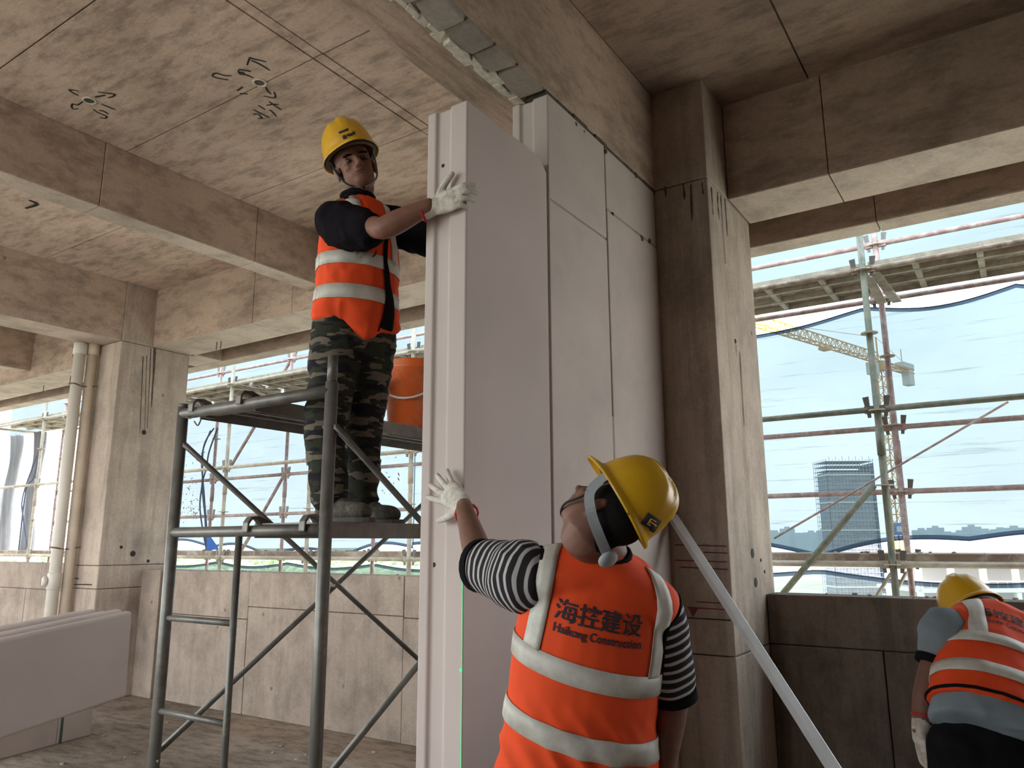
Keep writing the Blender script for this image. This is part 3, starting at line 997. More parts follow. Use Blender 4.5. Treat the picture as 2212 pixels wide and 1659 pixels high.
# diagonal braces
MB().tube(at(1888, 1048, y=YN - .03), at(1690, 1284, y=YN - .03), .024, 10).build('diagonal_brace', M['steelgreen'], os_, smooth=True)
MB().tube(at(1672, 1163, y=6.55), at(2178, 868, y=6.55), .0085, 8).build('tie_rod', M['steelpink'], os_, smooth=True)
for a_, b_ in (((575, 880), (497, 1010)), ((622, 1012), (516, 1200)), ((640, 760), (606, 815)), ((300, 1000), (250, 1100))):
    MB().tube(at(*a_, y=YF + .03), at(*b_, y=YF + .03), .0225, 9).build('diagonal_brace', M['steelpink'], os_, smooth=True)
# thin cross bars below the upper deck seen above the long parapet
for (a_, b_) in (((512, 838), (640, 868)), ((610, 828), (668, 842)), ((430, 858), (520, 880)), ((560, 835), (600, 852))):
    MB().tube(at(*a_, y=6.45), at(*b_, y=6.85), .012, 8).build('deck_tie', M['steeltan'], os_, smooth=True)
# dried mortar lumps on the lower deck
for k in range(70):
    o = link('mortar_lump', rg.choice(crumb_me), None, os_)
    o.matrix_basis = Matrix.Translation((rg.uniform(-10, .6), rg.uniform(YN + .06, YF - .06), DECKS[1] + .08)) @ Matrix.Rotation(rg.uniform(0, 6), 4, 'Z') @ Matrix.Scale(rg.uniform(.5, 1.4), 4)

# ---- debris netting
def net_material(name, tint, body, lines=1.0, solid=0.15):
    m = bpy.data.materials.new(name)
    m.use_nodes = True
    nt = m.node_tree
    nt.nodes.clear()
    out = nt.nodes.new('ShaderNodeOutputMaterial')
    tr = nt.nodes.new('ShaderNodeBsdfTransparent')
    tl = nt.nodes.new('ShaderNodeBsdfTranslucent')
    df = nt.nodes.new('ShaderNodeBsdfDiffuse')
    v = coords(nt, (0.22, 1, 9))
    n = tex(nt, v, 3.2, 6, 0.72)
    v2 = coords(nt, (0.5, 1, 1.2))
    n2 = tex(nt, v2, 1.3, 4, 0.6)
    streak = ramp(nt, n.outputs['Fac'], [(0.36, 0.45), (0.43, 1.0)])
    blotch = ramp(nt, n2.outputs['Fac'], [(0.3, 0.86), (0.7, 1.08)])
    c = mixc(nt, tint, streak, 0.6 * lines, 'MULTIPLY')
    c = mixc(nt, c, blotch, 0.8, 'MULTIPLY')
    nt.links.new(c, tr.inputs['Color'])
    tl.inputs['Color'].default_value = (*body, 1)
    df.inputs['Color'].default_value = (*body, 1)
    a1 = nt.nodes.new('ShaderNodeMixShader'); a1.inputs[0].default_value = 0.35
    nt.links.new(tl.outputs[0], a1.inputs[1]); nt.links.new(df.outputs[0], a1.inputs[2])
    a2 = nt.nodes.new('ShaderNodeMixShader'); a2.inputs[0].default_value = solid
    nt.links.new(tr.outputs[0], a2.inputs[1]); nt.links.new(a1.outputs[0], a2.inputs[2])
    nt.links.new(a2.outputs[0], out.inputs['Surface'])
    return m


M['net'] = net_material('pale_blue_net', (0.142, 0.172, 0.182), (0.20, 0.26, 0.285))
M['net_low'] = net_material('pale_low_net', (0.40, 0.44, 0.43), (0.40, 0.45, 0.45), .5)
M['net_hem'] = net_material('blue_net_hem', (0.17, 0.21, 0.29), (0.30, 0.38, 0.52), .2)
M['net_grey'] = net_material('grey_gathered_net', (0.45, 0.45, 0.46), (0.62, 0.61, 0.62), .2, .55)


def net_sheet(label, x0, x1, top, bot, y, nx=90, nz=14, hem=True, mat=None):
    """hanging net: top(x), bot(x) give its sagging edges"""
    mb = MB()
    vs, fs_ = [], []
    for j in range(nz + 1):
        for i in range(nx + 1):
            x = x0 + (x1 - x0) * i / nx
            zt_, zb_ = top(x), bot(x)
            z_ = zb_ + (zt_ - zb_) * j / nz
            vs.append((x, y + .03 * noise.noise(V((x * .8, z_ * .9, y))) + .012 * noise.noise(V((x * 3, z_ * 2, 3))), z_))
    for j in range(nz):
        for i in range(nx):
            a = j * (nx + 1) + i
            fs_.append((a, a + 1, a + nx + 2, a + nx + 1))
    o = mb.add(vs, fs_).build('debris_net', mat or M['net'], smooth=True)
    tag(o, label, 'netting', 'debris nets on the outer scaffold')
    if hem:
        for row, nm in ((0, 'bottom_hem'), (nz, 'top_rope')):
            pts = [V(vs[row * (nx + 1) + i]) for i in range(nx + 1)]
            MB().path(pts, .0055, 5).build(nm, M['rope'], o)
            sgn = 1 if row == 0 else -1
            hv = [p + V((0, -.004, 0)) for p in pts] + [p + V((0, -.004, sgn * .032)) for p in pts]
            MB().add(hv, [(i, i + 1, nx + 2 + i, nx + 1 + i) for i in range(nx)]).build('hem_band', M['net_hem'], o)
    return o


YNET = 7.17


def sag(knots, depth):
    def f(x):
        for a, b in zip(knots[:-1], knots[1:]):
            if a[0] <= x <= b[0]:
                u = (x - a[0]) / (b[0] - a[0])
                return a[1] + (b[1] - a[1]) * u - depth * math.sin(math.pi * u)
        return knots[0][1] if x < knots[0][0] else knots[-1][1]
    return f


K = lambda px, py: (lambda p: (p.x, p.z))(at(px, py, y=YNET))
top_r = sag([(-6.2, Z(2.0)), (-2.75, Z(1.98)), K(1870, 664), K(2200, 611), (.75, Z(1.99))], .085)
bot_r = sag([(-6.2, Z(-.02)), (-2.9, Z(-.02)), K(1772, 1204), (-.4, Z(-.0)), (.75, Z(-.03))], -.07)
net_sheet('pale blue debris net across the crane view, sagging below the upper deck', -6.2, .75, top_r, bot_r, YNET)
top_l = sag([(-11.6, Z(2.02)), (-10.0, Z(2.0)), (-8.4, Z(2.02)), (-6.2, Z(2.0))], .03)
bot_l = sag([(-11.6, Z(-.03)), (-10.1, Z(-.06)), K(575, 1203), K(740, 1204), (-6.2, Z(-.06))], -.10)
net_sheet('pale blue debris net above the long parapet', -11.6, -6.2, top_l, bot_l, YNET + .02)
net_sheet('debris net strip above the upper scaffold deck', -17, .75, lambda x: Z(5.2), sag([(-17, Z(2.14)), (-8, Z(2.16)), (.75, Z(2.16))], .02), YNET + .04, nx=60, hem=False)
low_t = sag([(-11.6, Z(-.27)), (-9.9, Z(-.25)), (-8.4, Z(-.25)), (-6.8, Z(-.25)), (-5.3, Z(-.25)), (-3.6, Z(-.25)), K(1772, 1231), (.2, Z(-.30)), (.75, Z(-.26))], .06)
net_sheet('lower debris net hanging below the bottom deck', -11.6, .75, low_t, lambda x: Z(-2.6), YNET, nx=120, mat=M['net_low'])
# gathered nets hanging like curtains beyond the pipe column
for (px, w_, lab) in ((22, .36, 'thick grey net bunched around a standard beyond the pipe column'), (72, .30, 'thin grey net bunched like a curtain beyond the pipe column')):
    p = at(px, 1050, y=6.75)
    mb = MB()
    n = 40
    vs = []
    for j in range(13):
        zz = Z(2.0) + (Z(-.15) - Z(2.0)) * j / 12
        wj = w_ * (.55 + .45 * abs(math.cos(j * .55)) + .04 * j / 12)
        for i in range(n + 1):
            u = i / n - .5
            vs.append((p.x + u * wj + .05 * math.sin(j * .7), 6.75 + .05 * math.sin(i * 1.9 + j * .3) + .02 * math.sin(i * 4.1), zz))
    mb.add(vs, [(j * (n + 1) + i, j * (n + 1) + i + 1, (j + 1) * (n + 1) + i + 1, (j + 1) * (n + 1) + i) for j in range(12) for i in range(n)])
    o = mb.build('gathered_net', M['net_grey'], smooth=True)
    tag(o, lab, 'netting')
# hanging cables and the blue cloth corner beside the pipe column
for k, pts in enumerate(([(462, 925), (440, 965), (437, 1040), (432, 1100), (446, 1190)], [(455, 930), (436, 985), (441, 1070), (447, 1150), (448, 1190)], [(470, 925), (452, 975), (446, 1010), (437, 1050), (443, 1120), (445, 1190)])):
    o = MB().path(smooth_curve([at(px, py, y=6.9 + .05 * k) for px, py in pts], 6), .011, 6).build('hanging_cable', M['rope'])
    tag(o, 'dark cable hanging beside a scaffold standard above the long parapet', 'cable', 'hanging dark cables')
for k, pts in enumerate(([(95, 955), (70, 1010), (48, 1080), (52, 1130), (60, 1185)], [(88, 958), (74, 1030), (56, 1060), (40, 1190)])):
    o = MB().path(smooth_curve([at(px, py, y=6.5 + .05 * k) for px, py in pts], 6), .012, 6).build('hanging_cable', M['rope'])
    tag(o, 'dark cable swinging across the opening beyond the pipe column', 'cable', 'dark cables beyond the pipe column')
M['blue_cloth'] = plain('blue_cloth', (.03, .12, .42), .8)
tri = [at(447, 1150, y=6.85), at(472, 1186, y=6.85), at(446, 1190, y=6.85)]
o = MB().prism(tri, (0, .012, 0)).build('cloth_scrap', M['blue_cloth'])
tag(o, 'small blue cloth corner caught below the hanging cables', 'cloth')
# dry leaves caught in the net
leaf = MB()
for (cx_, cy_, n, sp) in ((398, 1075, 70, 30), (415, 1100, 26, 16), (425, 985, 10, 12), (840, 1035, 26, 26)):
    for k in range(n):
        p = at(cx_ + rg.gauss(0, sp * .55), cy_ + rg.gauss(0, sp), y=YNET - .05)
        a = rg.uniform(0, 6.28)
        r = rg.uniform(.006, .017)
        u, w_ = V((math.cos(a), .3, math.sin(a))) * r * 1.8, V((-math.sin(a), .1, math.cos(a))) * r * .6
        leaf.add([p - u, p - w_, p + u, p + w_], [(0, 1, 2, 3)])
o = leaf.build('dry_leaves', M['wire'])
tag(o, 'scattered dark dry leaves caught in the pale netting', 'leaves', kind='stuff')
# ================================================================ BEYOND THE BUILDING
GZ = -16.0
m, nt, b = nmat('scrub_ground')
v = coords(nt, (1, 1, 1))
n1 = tex(nt, v, .012, 6, .65)
n2 = tex(nt, v, .09, 5, .6)
c = mixc(nt, (.50, .44, .36), (.40, .37, .27), ramp(nt, n1.outputs['Fac'], [(.44, 0), (.56, 1)]))
c = mixc(nt, c, ramp(nt, n2.outputs['Fac'], [(.3, .65), (.7, 1.15)]), .7, 'MULTIPLY')
nt.links.new(c, b.inputs['Base Color'])
b.inputs['Roughness'].default_value = 1
gr = MB().add([(-2500, -800, GZ), (2500, -800, GZ), (2500, 2600, GZ), (-2500, 2600, GZ)], [(0, 1, 2, 3)]).build('ground', m)
tag(gr, 'flat scrubby ground around the building site', 'ground', kind='structure')

# slab of the storey below and building mass so that the floor is carried
tag(MB().box((-17.5, -3.2, GZ), (2.9, 5.1, -.25)).build('lower_storeys', M['parapet']), 'concrete storeys below this floor', 'building', kind='structure')

# ---- tower crane
M['crane'] = plain('crane_yellow', (.62, .30, .04), .5, var=.08)
M['crane_pale'] = plain('crane_pale', (.55, .52, .45), .6)
M['crane_blue'] = plain('crane_blue', (.03, .14, .55), .5)
dM = 150.0
mast_top = at(1897, 782, d=dM)
cr_ = empty('tower_crane', (mast_top.x, mast_top.y, GZ), 'yellow tower crane with a long lattice jib behind the netting', 'crane')
cx0, cy0, hz0 = mast_top.x, mast_top.y, mast_top.z


def truss(name, p0, p1, w, h, step, r, rw, up=V((0, 0, 1)), tri=False):
    p0, p1 = V(p0), V(p1)
    t = (p1 - p0); L = t.length; t.normalize()
    sd = t.cross(up).normalized(); u = sd.cross(t)
    if tri:
        corners = [sd * w / 2, -sd * w / 2, u * h]
    else:
        corners = [sd * w / 2 + u * h / 2, -sd * w / 2 + u * h / 2, -sd * w / 2 - u * h / 2, sd * w / 2 - u * h / 2]
    root = None
    for c_ in corners:
        o = MB().tube(p0 + c_, p1 + c_, r, 5).build(name + '_chord', M['crane'], cr_)
    n = max(2, int(L / step))
    lace = MB()
    m_ = len(corners)
    for k in range(n):
        a, b2 = p0 + t * L * k / n, p0 + t * L * (k + 1) / n
        for i in range(m_):
            j = (i + 1) % m_
            if k % 2:
                lace.tube(a + corners[i], b2 + corners[j], rw, 4)
            else:
                lace.tube(a + corners[j], b2 + corners[i], rw, 4)
            lace.tube(a + corners[i], a + corners[j], rw, 4)
    tag(lace.build(name + '_lacing', M['crane'], cr_), kind='stuff')


truss('mast', (cx0, cy0, GZ), (cx0, cy0, hz0 - 1.0), 1.7, 1.7, 2.0, .14, .07, up=V((cam_d.x, cam_d.y, 0)))
jt = at(1600, 697, d=121.5)
jt.z = hz0 + .6
jdir = V((jt.x - cx0, jt.y - cy0, 0)).normalized()
truss('jib', (cx0, cy0, hz0), V((cx0, cy0, hz0)) + jdir * 55, 1.4, 1.9, 1.7, .13, .06, tri=True)
truss('counter_jib', (cx0, cy0, hz0 - .2), V((cx0, cy0, hz0 - .2)) - jdir * 14, 1.5, .7, 1.6, .12, .06)
MB().obox(V((cx0, cy0, hz0)) - jdir * 12.6 + V((0, 0, -1.5)), jdir * 1.1, V((-jdir.y, jdir.x, 0)) * .8, V((0, 0, 1.6))).build('counterweight', M['crane_pale'], cr_, bev=.1)
MB().obox(V((cx0, cy0, hz0)) - jdir * 11.5 + V((0, 0, .8)), jdir * 2.4, V((-jdir.y, jdir.x, 0)) * .9, V((0, 0, .55))).build('winch_house', M['crane_pale'], cr_, bev=.1)
MB().tube(V((cx0, cy0, hz0)) - jdir * 10.5 + V((0, 0, 1)), V((cx0, cy0, hz0)) - jdir * 10.5 + V((0, 0, 4.2)), .09, 5).build('rear_post', M['crane'], cr_)
MB().obox(V((cx0, cy0, hz0)) + jdir * 2.6 + V((0, 0, -1.7)), jdir * 1.1, V((-jdir.y, jdir.x, 0)) * .8, V((0, 0, 1.2))).build('operator_cab', M['crane_pale'], cr_, bev=.12)
MB().obox((cx0, cy0, hz0 - .9), (1.1, 0, 0), (0, 1.1, 0), (0, 0, .9)).build('slewing_ring', M['crane'], cr_, bev=.1)
MB().tube(V((cx0, cy0, hz0)), V((cx0, cy0, hz0 + 5)), .16, 5).build('tower_head', M['crane'], cr_)
for s_ in (-13, 30):
    MB().tube(V((cx0, cy0, hz0 + 5)), V((cx0, cy0, hz0 + (1.0 if s_ < 0 else 1.9))) + jdir * s_, .05, 4).build('tie_bar', M['crane'], cr_)
trol = V((cx0, cy0, hz0 - .5)) + jdir * 20
MB().obox(trol, jdir * 1.0, V((-jdir.y, jdir.x, 0)) * .8, V((0, 0, .25))).build('trolley', M['crane'], cr_)
p = at(1940, 1144, d=dM - 1.2)
MB().obox((cx0, cy0, p.z), (1.0, 0, 0), (0, 1.0, 0), (0, 0, 1.15)).build('blue_sign_box', M['crane_blue'], cr_, bev=.08)
wv = V((-cam_d.y, cam_d.x, 0))
MB().obox(V((cx0, cy0, p.z)) - V((cam_d.x, cam_d.y, 0)) * 1.45, V((.834, .552, 0)) * .45, V((-.552, .834, 0)) * .06, V((0, 0, .5))).build('sign_face', M['crane_pale'], cr_)

# ---- high rise under construction
M['tower_grey'] = plain('site_net_grey', (.34, .34, .36), .9, var=.25, scale=.5, stretch=(1, 1, 3))
M['tower_blue'] = plain('site_net_blue', (.33, .38, .50), .9, var=.2, scale=.4)
M['tower_lite'] = plain('site_slab_grey', (.62, .60, .58), .9, var=.1)
dT = 250.0
bl, br_ = at(1797, 1150, d=dT), at(1900, 1150, d=dT)
tz = at(1845, 990, d=dT).z
ux = (br_ - bl); ux.z = 0
TW = ux.length; ux.normalize()
uy = V((-ux.y, ux.x, 0))
TD = 11.0
twr = empty('high_rise', (bl.x, bl.y, GZ), 'grey high-rise under construction wrapped in scaffolding below the crane jib', 'building')
bc = V((bl.x, bl.y, 0)) + ux * TW / 2 + uy * TD / 2
MB().obox((bc.x, bc.y, (GZ + tz - 4) / 2), ux * (TW / 2 - .8), uy * (TD / 2 - .8), V((0, 0, (tz - 4 - GZ) / 2))).build('core', M['tower_grey'], twr)
fz = GZ + 3
k = 0
while fz < tz - 1:
    MB().obox((bc.x, bc.y, fz), ux * (TW / 2 + (.12 if k % 3 == 0 else -.35)), uy * (TD / 2 + (.12 if k % 3 == 0 else -.35)), V((0, 0, .20 if k % 3 == 0 else .12))).build('floor_slab', M['tower_lite'], twr)
    fz += 3.0
    k += 1
for i in range(15):
    for (o_, s_) in ((-uy * TD / 2, 1),):
        p = V((bl.x, bl.y, 0)) + ux * TW * i / 14
        MB().box((p.x - .06, p.y - .06, GZ), (p.x + .06, p.y + .06, tz + (1.2 if i % 2 else .3))).build('scaffold_pole', M['tower_grey'], twr)
for i in range(8):
    for base in (V((bl.x, bl.y, 0)), V((bl.x, bl.y, 0)) + ux * TW):
        p = base + uy * TD * i / 7
        MB().box((p.x - .06, p.y - .06, GZ), (p.x + .06, p.y + .06, tz + .4)).build('scaffold_pole', M['tower_blue'], twr)
fz = GZ + 1.5
while fz < tz + .6:
    MB().obox((bc.x, bc.y, fz), ux * (TW / 2 + .05), uy * (TD / 2 + .05), V((0, 0, .05))).build('scaffold_ledger', M['tower_blue'], twr)
    fz += 1.5
MB().obox(V((bl.x, bl.y, (GZ + tz) / 2)) + ux * (TW + .15) + uy * TD / 2, ux * .05, uy * TD / 2, V((0, 0, (tz - GZ) / 2 - 1))).build('side_net', M['tower_blue'], twr)

# ---- low concrete frame building beside the bending worker's opening
lf = empty('site_building', at(2100, 1250, d=95), 'low unfinished concrete frame building with white railings beyond the lower net', 'building')
c0 = at(1985, 1215, d=95)
topz = c0.z
lx = V((.834, .552, 0)); ly = V((-.552, .834, 0))
for k in range(4):
    zz = topz - k * 3.4
    MB().obox(V((c0.x, c0.y, zz)) + lx * 16 + ly * 6, lx * 16, ly * 6, V((0, 0, .25))).build('floor_slab', M['tower_lite'], lf)
    for i in range(9):
        if k < 3:
            MB().obox(V((c0.x, c0.y, zz - 1.7)) + lx * (i * 4) + ly * .4, lx * .3, ly * .3, V((0, 0, 1.6))).build('pillar', M['tower_lite'], lf)
    rl = MB().obox(V((c0.x, c0.y, zz + 1.1)) + lx * 16, lx * 16, ly * .04, V((0, 0, .05))).build('railing', M['tower_lite'], lf)
    for i in range(28):
        MB().obox(V((c0.x, c0.y, zz + .6)) + lx * (i * 1.18), lx * .05, ly * .05, V((0, 0, .55))).build('railing_post', M['tower_lite'], rl)
    if k < 3:
        MB().obox(V((c0.x, c0.y, zz - 1.7)) + lx * 16 + ly * 8, lx * 15.5, ly * .2, V((0, 0, 1.5))).build('rear_wall', M['tower_lite'], lf)

# ---- hazy skyline
M['sky_bld'] = plain('far_facade_hazed', (.50, .56, .60), .9, var=.06, scale=.05)  # distance haze is mixed into this pale facade colour
far = [(1668, 1150, 60), (1700, 1142, 22), (1725, 1155, 40), (1752, 1150, 26), (1778, 1146, 18), (1990, 1145, 26), (2020, 1140, 22), (2046, 1152, 34), (2072, 1150, 20), (2098, 1138, 24), (2126, 1146, 40), (2160, 1143, 26), (2190, 1140, 30)]
for i, (px, py, w_) in enumerate(far):
    D = 800 + 40 * (i % 4)
    p = at(px, py, d=D)
    W_ = w_ * D / F_PX
    e_ = empty('distant_building', (p.x, p.y, GZ), ('slim pale hazy tower in the far skyline' if w_ < 25 else 'broad pale hazy block in the far skyline'), 'building', 'far skyline blocks')
    MB().obox((p.x, p.y, (GZ + p.z) / 2), lx * W_ / 2, ly * 8, V((0, 0, (p.z - GZ) / 2))).build('block_body', M['sky_bld'], e_)
    MB().obox((p.x, p.y, p.z + 1), lx * W_ * .18, ly * 3, V((0, 0, 1.2))).build('roof_box', M['sky_bld'], e_)

# ---- green belt of trees far below the long parapet
M['foliage'] = plain('far_foliage', (.22, .27, .14), .95, var=.35, scale=.25)
tl_ = MB()
bm = bmesh.new()
bmesh.ops.create_icosphere(bm, subdivisions=1, radius=1.0)
iv = [v.co.copy() for v in bm.verts]
if_ = [tuple(v.index for v in f.verts) for f in bm.faces]
bm.free()
for k in range(420):
    px = rg.uniform(-60, 1000)
    D = rg.uniform(330, 620)
    p = at(px, 1180, d=D)
    r = rg.uniform(3, 7)
    s_ = [V((q.x * r * rg.uniform(.8, 1.3), q.y * r, q.z * r * rg.uniform(.6, 1.0))) for q in iv]
    tl_.add([V((p.x, p.y, GZ + r * .5)) + q for q in s_], if_)
o = tl_.build('tree_belt', M['foliage'], smooth=True)
tag(o, 'far belt of green trees below the parapet line', 'trees', kind='stuff')
# ================================================================ PEOPLE
def limb(mb, pts, rad, ref=None, n=16, cap=True, sub=4, capk=.7):
    """closed tube of elliptical section; rad = list of r or (ra, rb), ra along ref"""
    pts = [V(p) for p in pts]
    rad = [(r, r) if not isinstance(r, (tuple, list)) else r for r in rad]
    # resample smoothly
    P = smooth_curve(pts, sub)
    R = [V((a, b, 0)) for a, b in rad]
    R = smooth_curve(R, sub)
    ref = V(ref) if ref is not None else None
    rings = []
    m = len(P)
    prev = None
    for i in range(m):
        t = (P[min(i + 1, m - 1)] - P[max(i - 1, 0)]).normalized()
        if ref is not None:
            a = ref - t * ref.dot(t)
        elif prev is None:
            a = V((0, 0, 1)) - t * t.z
            if a.length < .2:
                a = V((1, 0, 0)) - t * t.x
        else:
            a = prev - t * prev.dot(t)
        a.normalize()
        prev = a
        rings.append((P[i], t, a, t.cross(a), R[i].x, R[i].y))
    full = []
    if cap:
        p, t, a, b, ra, rb = rings[0]
        k = min(ra, rb)
        for q in (.97, .8, .5):
            full.append((p - t * k * q * capk, a, b, ra * math.sqrt(1 - q * q), rb * math.sqrt(1 - q * q)))
    for (p, t, a, b, ra, rb) in rings:
        full.append((p, a, b, ra, rb))
    if cap:
        p, t, a, b, ra, rb = rings[-1]
        k = min(ra, rb)
        for q in (.5, .8, .97):
            full.append((p + t * k * q * capk, a, b, ra * math.sqrt(1 - q * q), rb * math.sqrt(1 - q * q)))
    base = len(mb.v)
    for (p, a, b, ra, rb) in full:
        for k in range(n):
            an = 2 * math.pi * k / n
            mb.v.append(tuple(p + a * math.cos(an) * ra + b * math.sin(an) * rb))
    for i in range(len(full) - 1):
        for k in range(n):
            mb.f.append((base + i * n + k, base + i * n + (k + 1) % n, base + (i + 1) * n + (k + 1) % n, base + (i + 1) * n + k))
    mb.f.append(tuple(base + k for k in reversed(range(n))))
    mb.f.append(tuple(base + (len(full) - 1) * n + k for k in range(n)))
    return mb


def ball(mb, c, ax, ay, az, nu=18, nv=12):
    c, ax, ay, az = V(c), V(ax), V(ay), V(az)
    base = len(mb.v)
    for j in range(1, nv):
        th = math.pi * j / nv
        for i in range(nu):
            ph = 2 * math.pi * i / nu
            mb.v.append(tuple(c + ax * math.sin(th) * math.cos(ph) + ay * math.sin(th) * math.sin(ph) + az * math.cos(th)))
    mb.v.append(tuple(c + az)); mb.v.append(tuple(c - az))
    T, B = base + (nv - 1) * nu, base + (nv - 1) * nu + 1
    for j in range(nv - 2):
        for i in range(nu):
            a = base + j * nu + i; b = base + j * nu + (i + 1) % nu
            mb.f.append((a, a + nu, b + nu, b))
    for i in range(nu):
        mb.f.append((T, base + i, base + (i + 1) % nu))
        a = base + (nv - 2) * nu
        mb.f.append((B, a + (i + 1) % nu, a + i))
    return mb


def fuse(name, mb, voxel, iters=4, fac=.5):
    """weld overlapping closed pieces into one continuous skin"""
    me = mb.mesh(name)
    o = bpy.data.objects.new(name, me)
    COL.objects.link(o)
    md = o.modifiers.new('r', 'REMESH'); md.mode = 'VOXEL'; md.voxel_size = voxel; md.adaptivity = 0
    if iters:
        sm = o.modifiers.new('s', 'SMOOTH'); sm.factor = fac; sm.iterations = iters
    dg = bpy.context.evaluated_depsgraph_get()
    out = bpy.data.meshes.new_from_object(o.evaluated_get(dg))
    bpy.data.objects.remove(o, do_unlink=True)
    bpy.data.meshes.remove(me)
    out.name = name
    out.materials.clear()
    return out


def wrinkle(me, amp, freq, stretch=(1, 1, 1), seed=0.0, ridged=True):
    ns = [v.normal.copy() for v in me.vertices]
    for v, n in zip(me.vertices, ns):
        q = V((v.co.x * stretch[0], v.co.y * stretch[1], v.co.z * stretch[2])) * freq + V((seed, seed * 1.7, 0))
        k = noise.noise(q) + .5 * noise.noise(q * 2.1)
        if ridged:
            k = .5 - abs(k) * 1.4
        v.co += n * amp * k
    me.update()


def bvh_of(me):
    return BVHTree.FromPolygons([v.co for v in me.vertices], [tuple(p.vertices) for p in me.polygons])


def wrap_grid(name, bvh, rows, mat, parent, off=.003):
    """rows of (origin, direction) rays thrown at a surface -> ribbon lying on it"""
    pts = []
    last = None
    for row in rows:
        r_ = []
        for (o, d) in row:
            h = bvh.ray_cast(o, d)
            if h[0] is None:
                h2 = bvh.find_nearest(o)
                p = h2[0] + h2[1] * off if h2[0] is not None else o
            else:
                p = h[0] - d * off
            r_.append(p)
        pts.append(r_)
    n = len(pts[0])
    mb = MB()
    mb.add([p for r_ in pts for p in r_], [(j * n + i, j * n + i + 1, (j + 1) * n + i + 1, (j + 1) * n + i) for j in range(len(pts) - 1) for i in range(n - 1)])
    o = mb.build(name, mat, parent, smooth=True)
    md = o.modifiers.new('t', 'SOLIDIFY'); md.thickness = .0025; md.offset = 0
    return o


def text_patch(name, txt, size, bvh, C, lat, up, nrm, mat, parent, off=.0025, bold=0.0, shear=0.0, width=None, font=None):
    cu = bpy.data.curves.new(name, 'FONT')
    cu.body = txt
    cu.size = size
    cu.align_x = 'CENTER'
    cu.offset = bold
    cu.resolution_u = 3
    o = bpy.data.objects.new(name, cu)
    COL.objects.link(o)
    dg = bpy.context.evaluated_depsgraph_get()
    me = bpy.data.meshes.new_from_object(o.evaluated_get(dg))
    bpy.data.objects.remove(o, do_unlink=True)
    bm = bmesh.new(); bm.from_mesh(me)
    bmesh.ops.triangulate(bm, faces=bm.faces[:])
    bmesh.ops.subdivide_edges(bm, edges=[e_ for e_ in bm.edges if e_.calc_length() > size * .25], cuts=2)
    bmesh.ops.triangulate(bm, faces=bm.faces[:])
    xs = [v.co.x for v in bm.verts]
    sc = 1.0
    if width and xs:
        sc = width / (max(xs) - min(xs))
    for v in bm.verts:
        o_ = V(C) + V(lat) * (v.co.x * sc + shear * v.co.y) + V(up) * v.co.y - V(nrm) * 0.0
        h = bvh.ray_cast(o_ + V(nrm) * .5, -V(nrm))
        v.co = (h[0] + V(nrm) * off) if h[0] is not None else o_
    bm.to_mesh(me); bm.free()
    me.materials.clear()
    return link(name, me, mat, parent)


HAI = [[(.10, .93), (.16, .87), (.23, .78)], [(.03, .66), (.10, .60), (.17, .52)], [(.06, .04), (.12, .16), (.21, .38)],
       [(.45, 1.0), (.40, .86), (.30, .70)], [(.40, .83), (.94, .84)], [(.43, .67), (.40, .40), (.36, .14)], [(.42, .665), (.87, .67)],
       [(.86, .68), (.85, .40), (.81, .10), (.70, .03)], [(.28, .40), (.99, .405)], [(.37, .15), (.93, .155)], [(.58, .60), (.66, .49)], [(.55, .33), (.63, .22)]]


def lettering(bv, C, tx, ty, nrm, em, parent, bold=.0009):
    """the firm's four characters and the line below them, printed on the back of a vest"""
    mb = MB()
    for st in HAI:
        pts = smooth_curve([V((x, y, 0)) for x, y in st], 4)
        n = len(pts)
        A, B = [], []
        for i, p in enumerate(pts):
            t = (pts[min(i + 1, n - 1)] - pts[max(i - 1, 0)]).normalized()
            w_ = .042 + .012 * math.sin(2.5 * i / n)
            for L_, sg in ((A, 1), (B, -1)):
                q = p + V((-t.y, t.x, 0)) * w_ * sg
                o_ = V(C) + tx * ((q.x - 1.97) * em) + ty * ((q.y * .93 - .09) * em)
                h = bv.ray_cast(o_ + nrm * .5, -nrm)
                L_.append((h[0] + nrm * .0025) if h[0] is not None else o_)
        mb.add(A + B, [(i, i + 1, n + i + 1, n + i) for i in range(n - 1)])
    mb.build('lettering', M['print'], parent)
    text_patch('lettering', '\u63a7\u5efa\u8bbe', em, bv, V(C) + tx * .51 * em, tx, ty, nrm, M['print'], parent, bold=bold, width=2.9 * em)


def armhole(vest, bv, bs, arms, n=40, reach=.26):
    """dark piping along the curve where a sleeve comes out of the vest"""
    for (s0, e0) in arms:
        t = (V(e0) - V(s0)).normalized()
        a = V((0, 0, 1)) - t * t.z
        if a.length < .3:
            a = V((1, 0, 0)) - t * t.x
        a.normalize(); b = t.cross(a)
        pts = []
        for k in range(n):
            an = 2 * math.pi * k / n
            d_ = a * math.cos(an) + b * math.sin(an)
            got = None
            for q in range(60):
                c_ = V(s0) + t * (reach * (1 - q / 38))
                h = bs.ray_cast(c_ + d_ * .4, -d_)
                if h[0] is None or (h[0] - c_).length > .2:
                    continue
                g = bv.find_nearest(h[0])
                if (h[0] - g[0]).dot(g[1]) < .001:
                    got = h[0] + d_ * .002
                    break
            if got is not None:
                pts.append(got)
        if len(pts) > 8:
            for _ in range(2):
                pts = [(pts[i - 1] + pts[i] * 2 + pts[(i + 1) % len(pts)]) / 4 for i in range(len(pts))]
            MB().path(pts, .0065, 6, closed=True).build('armhole_trim', M['trim'], vest, smooth=True)


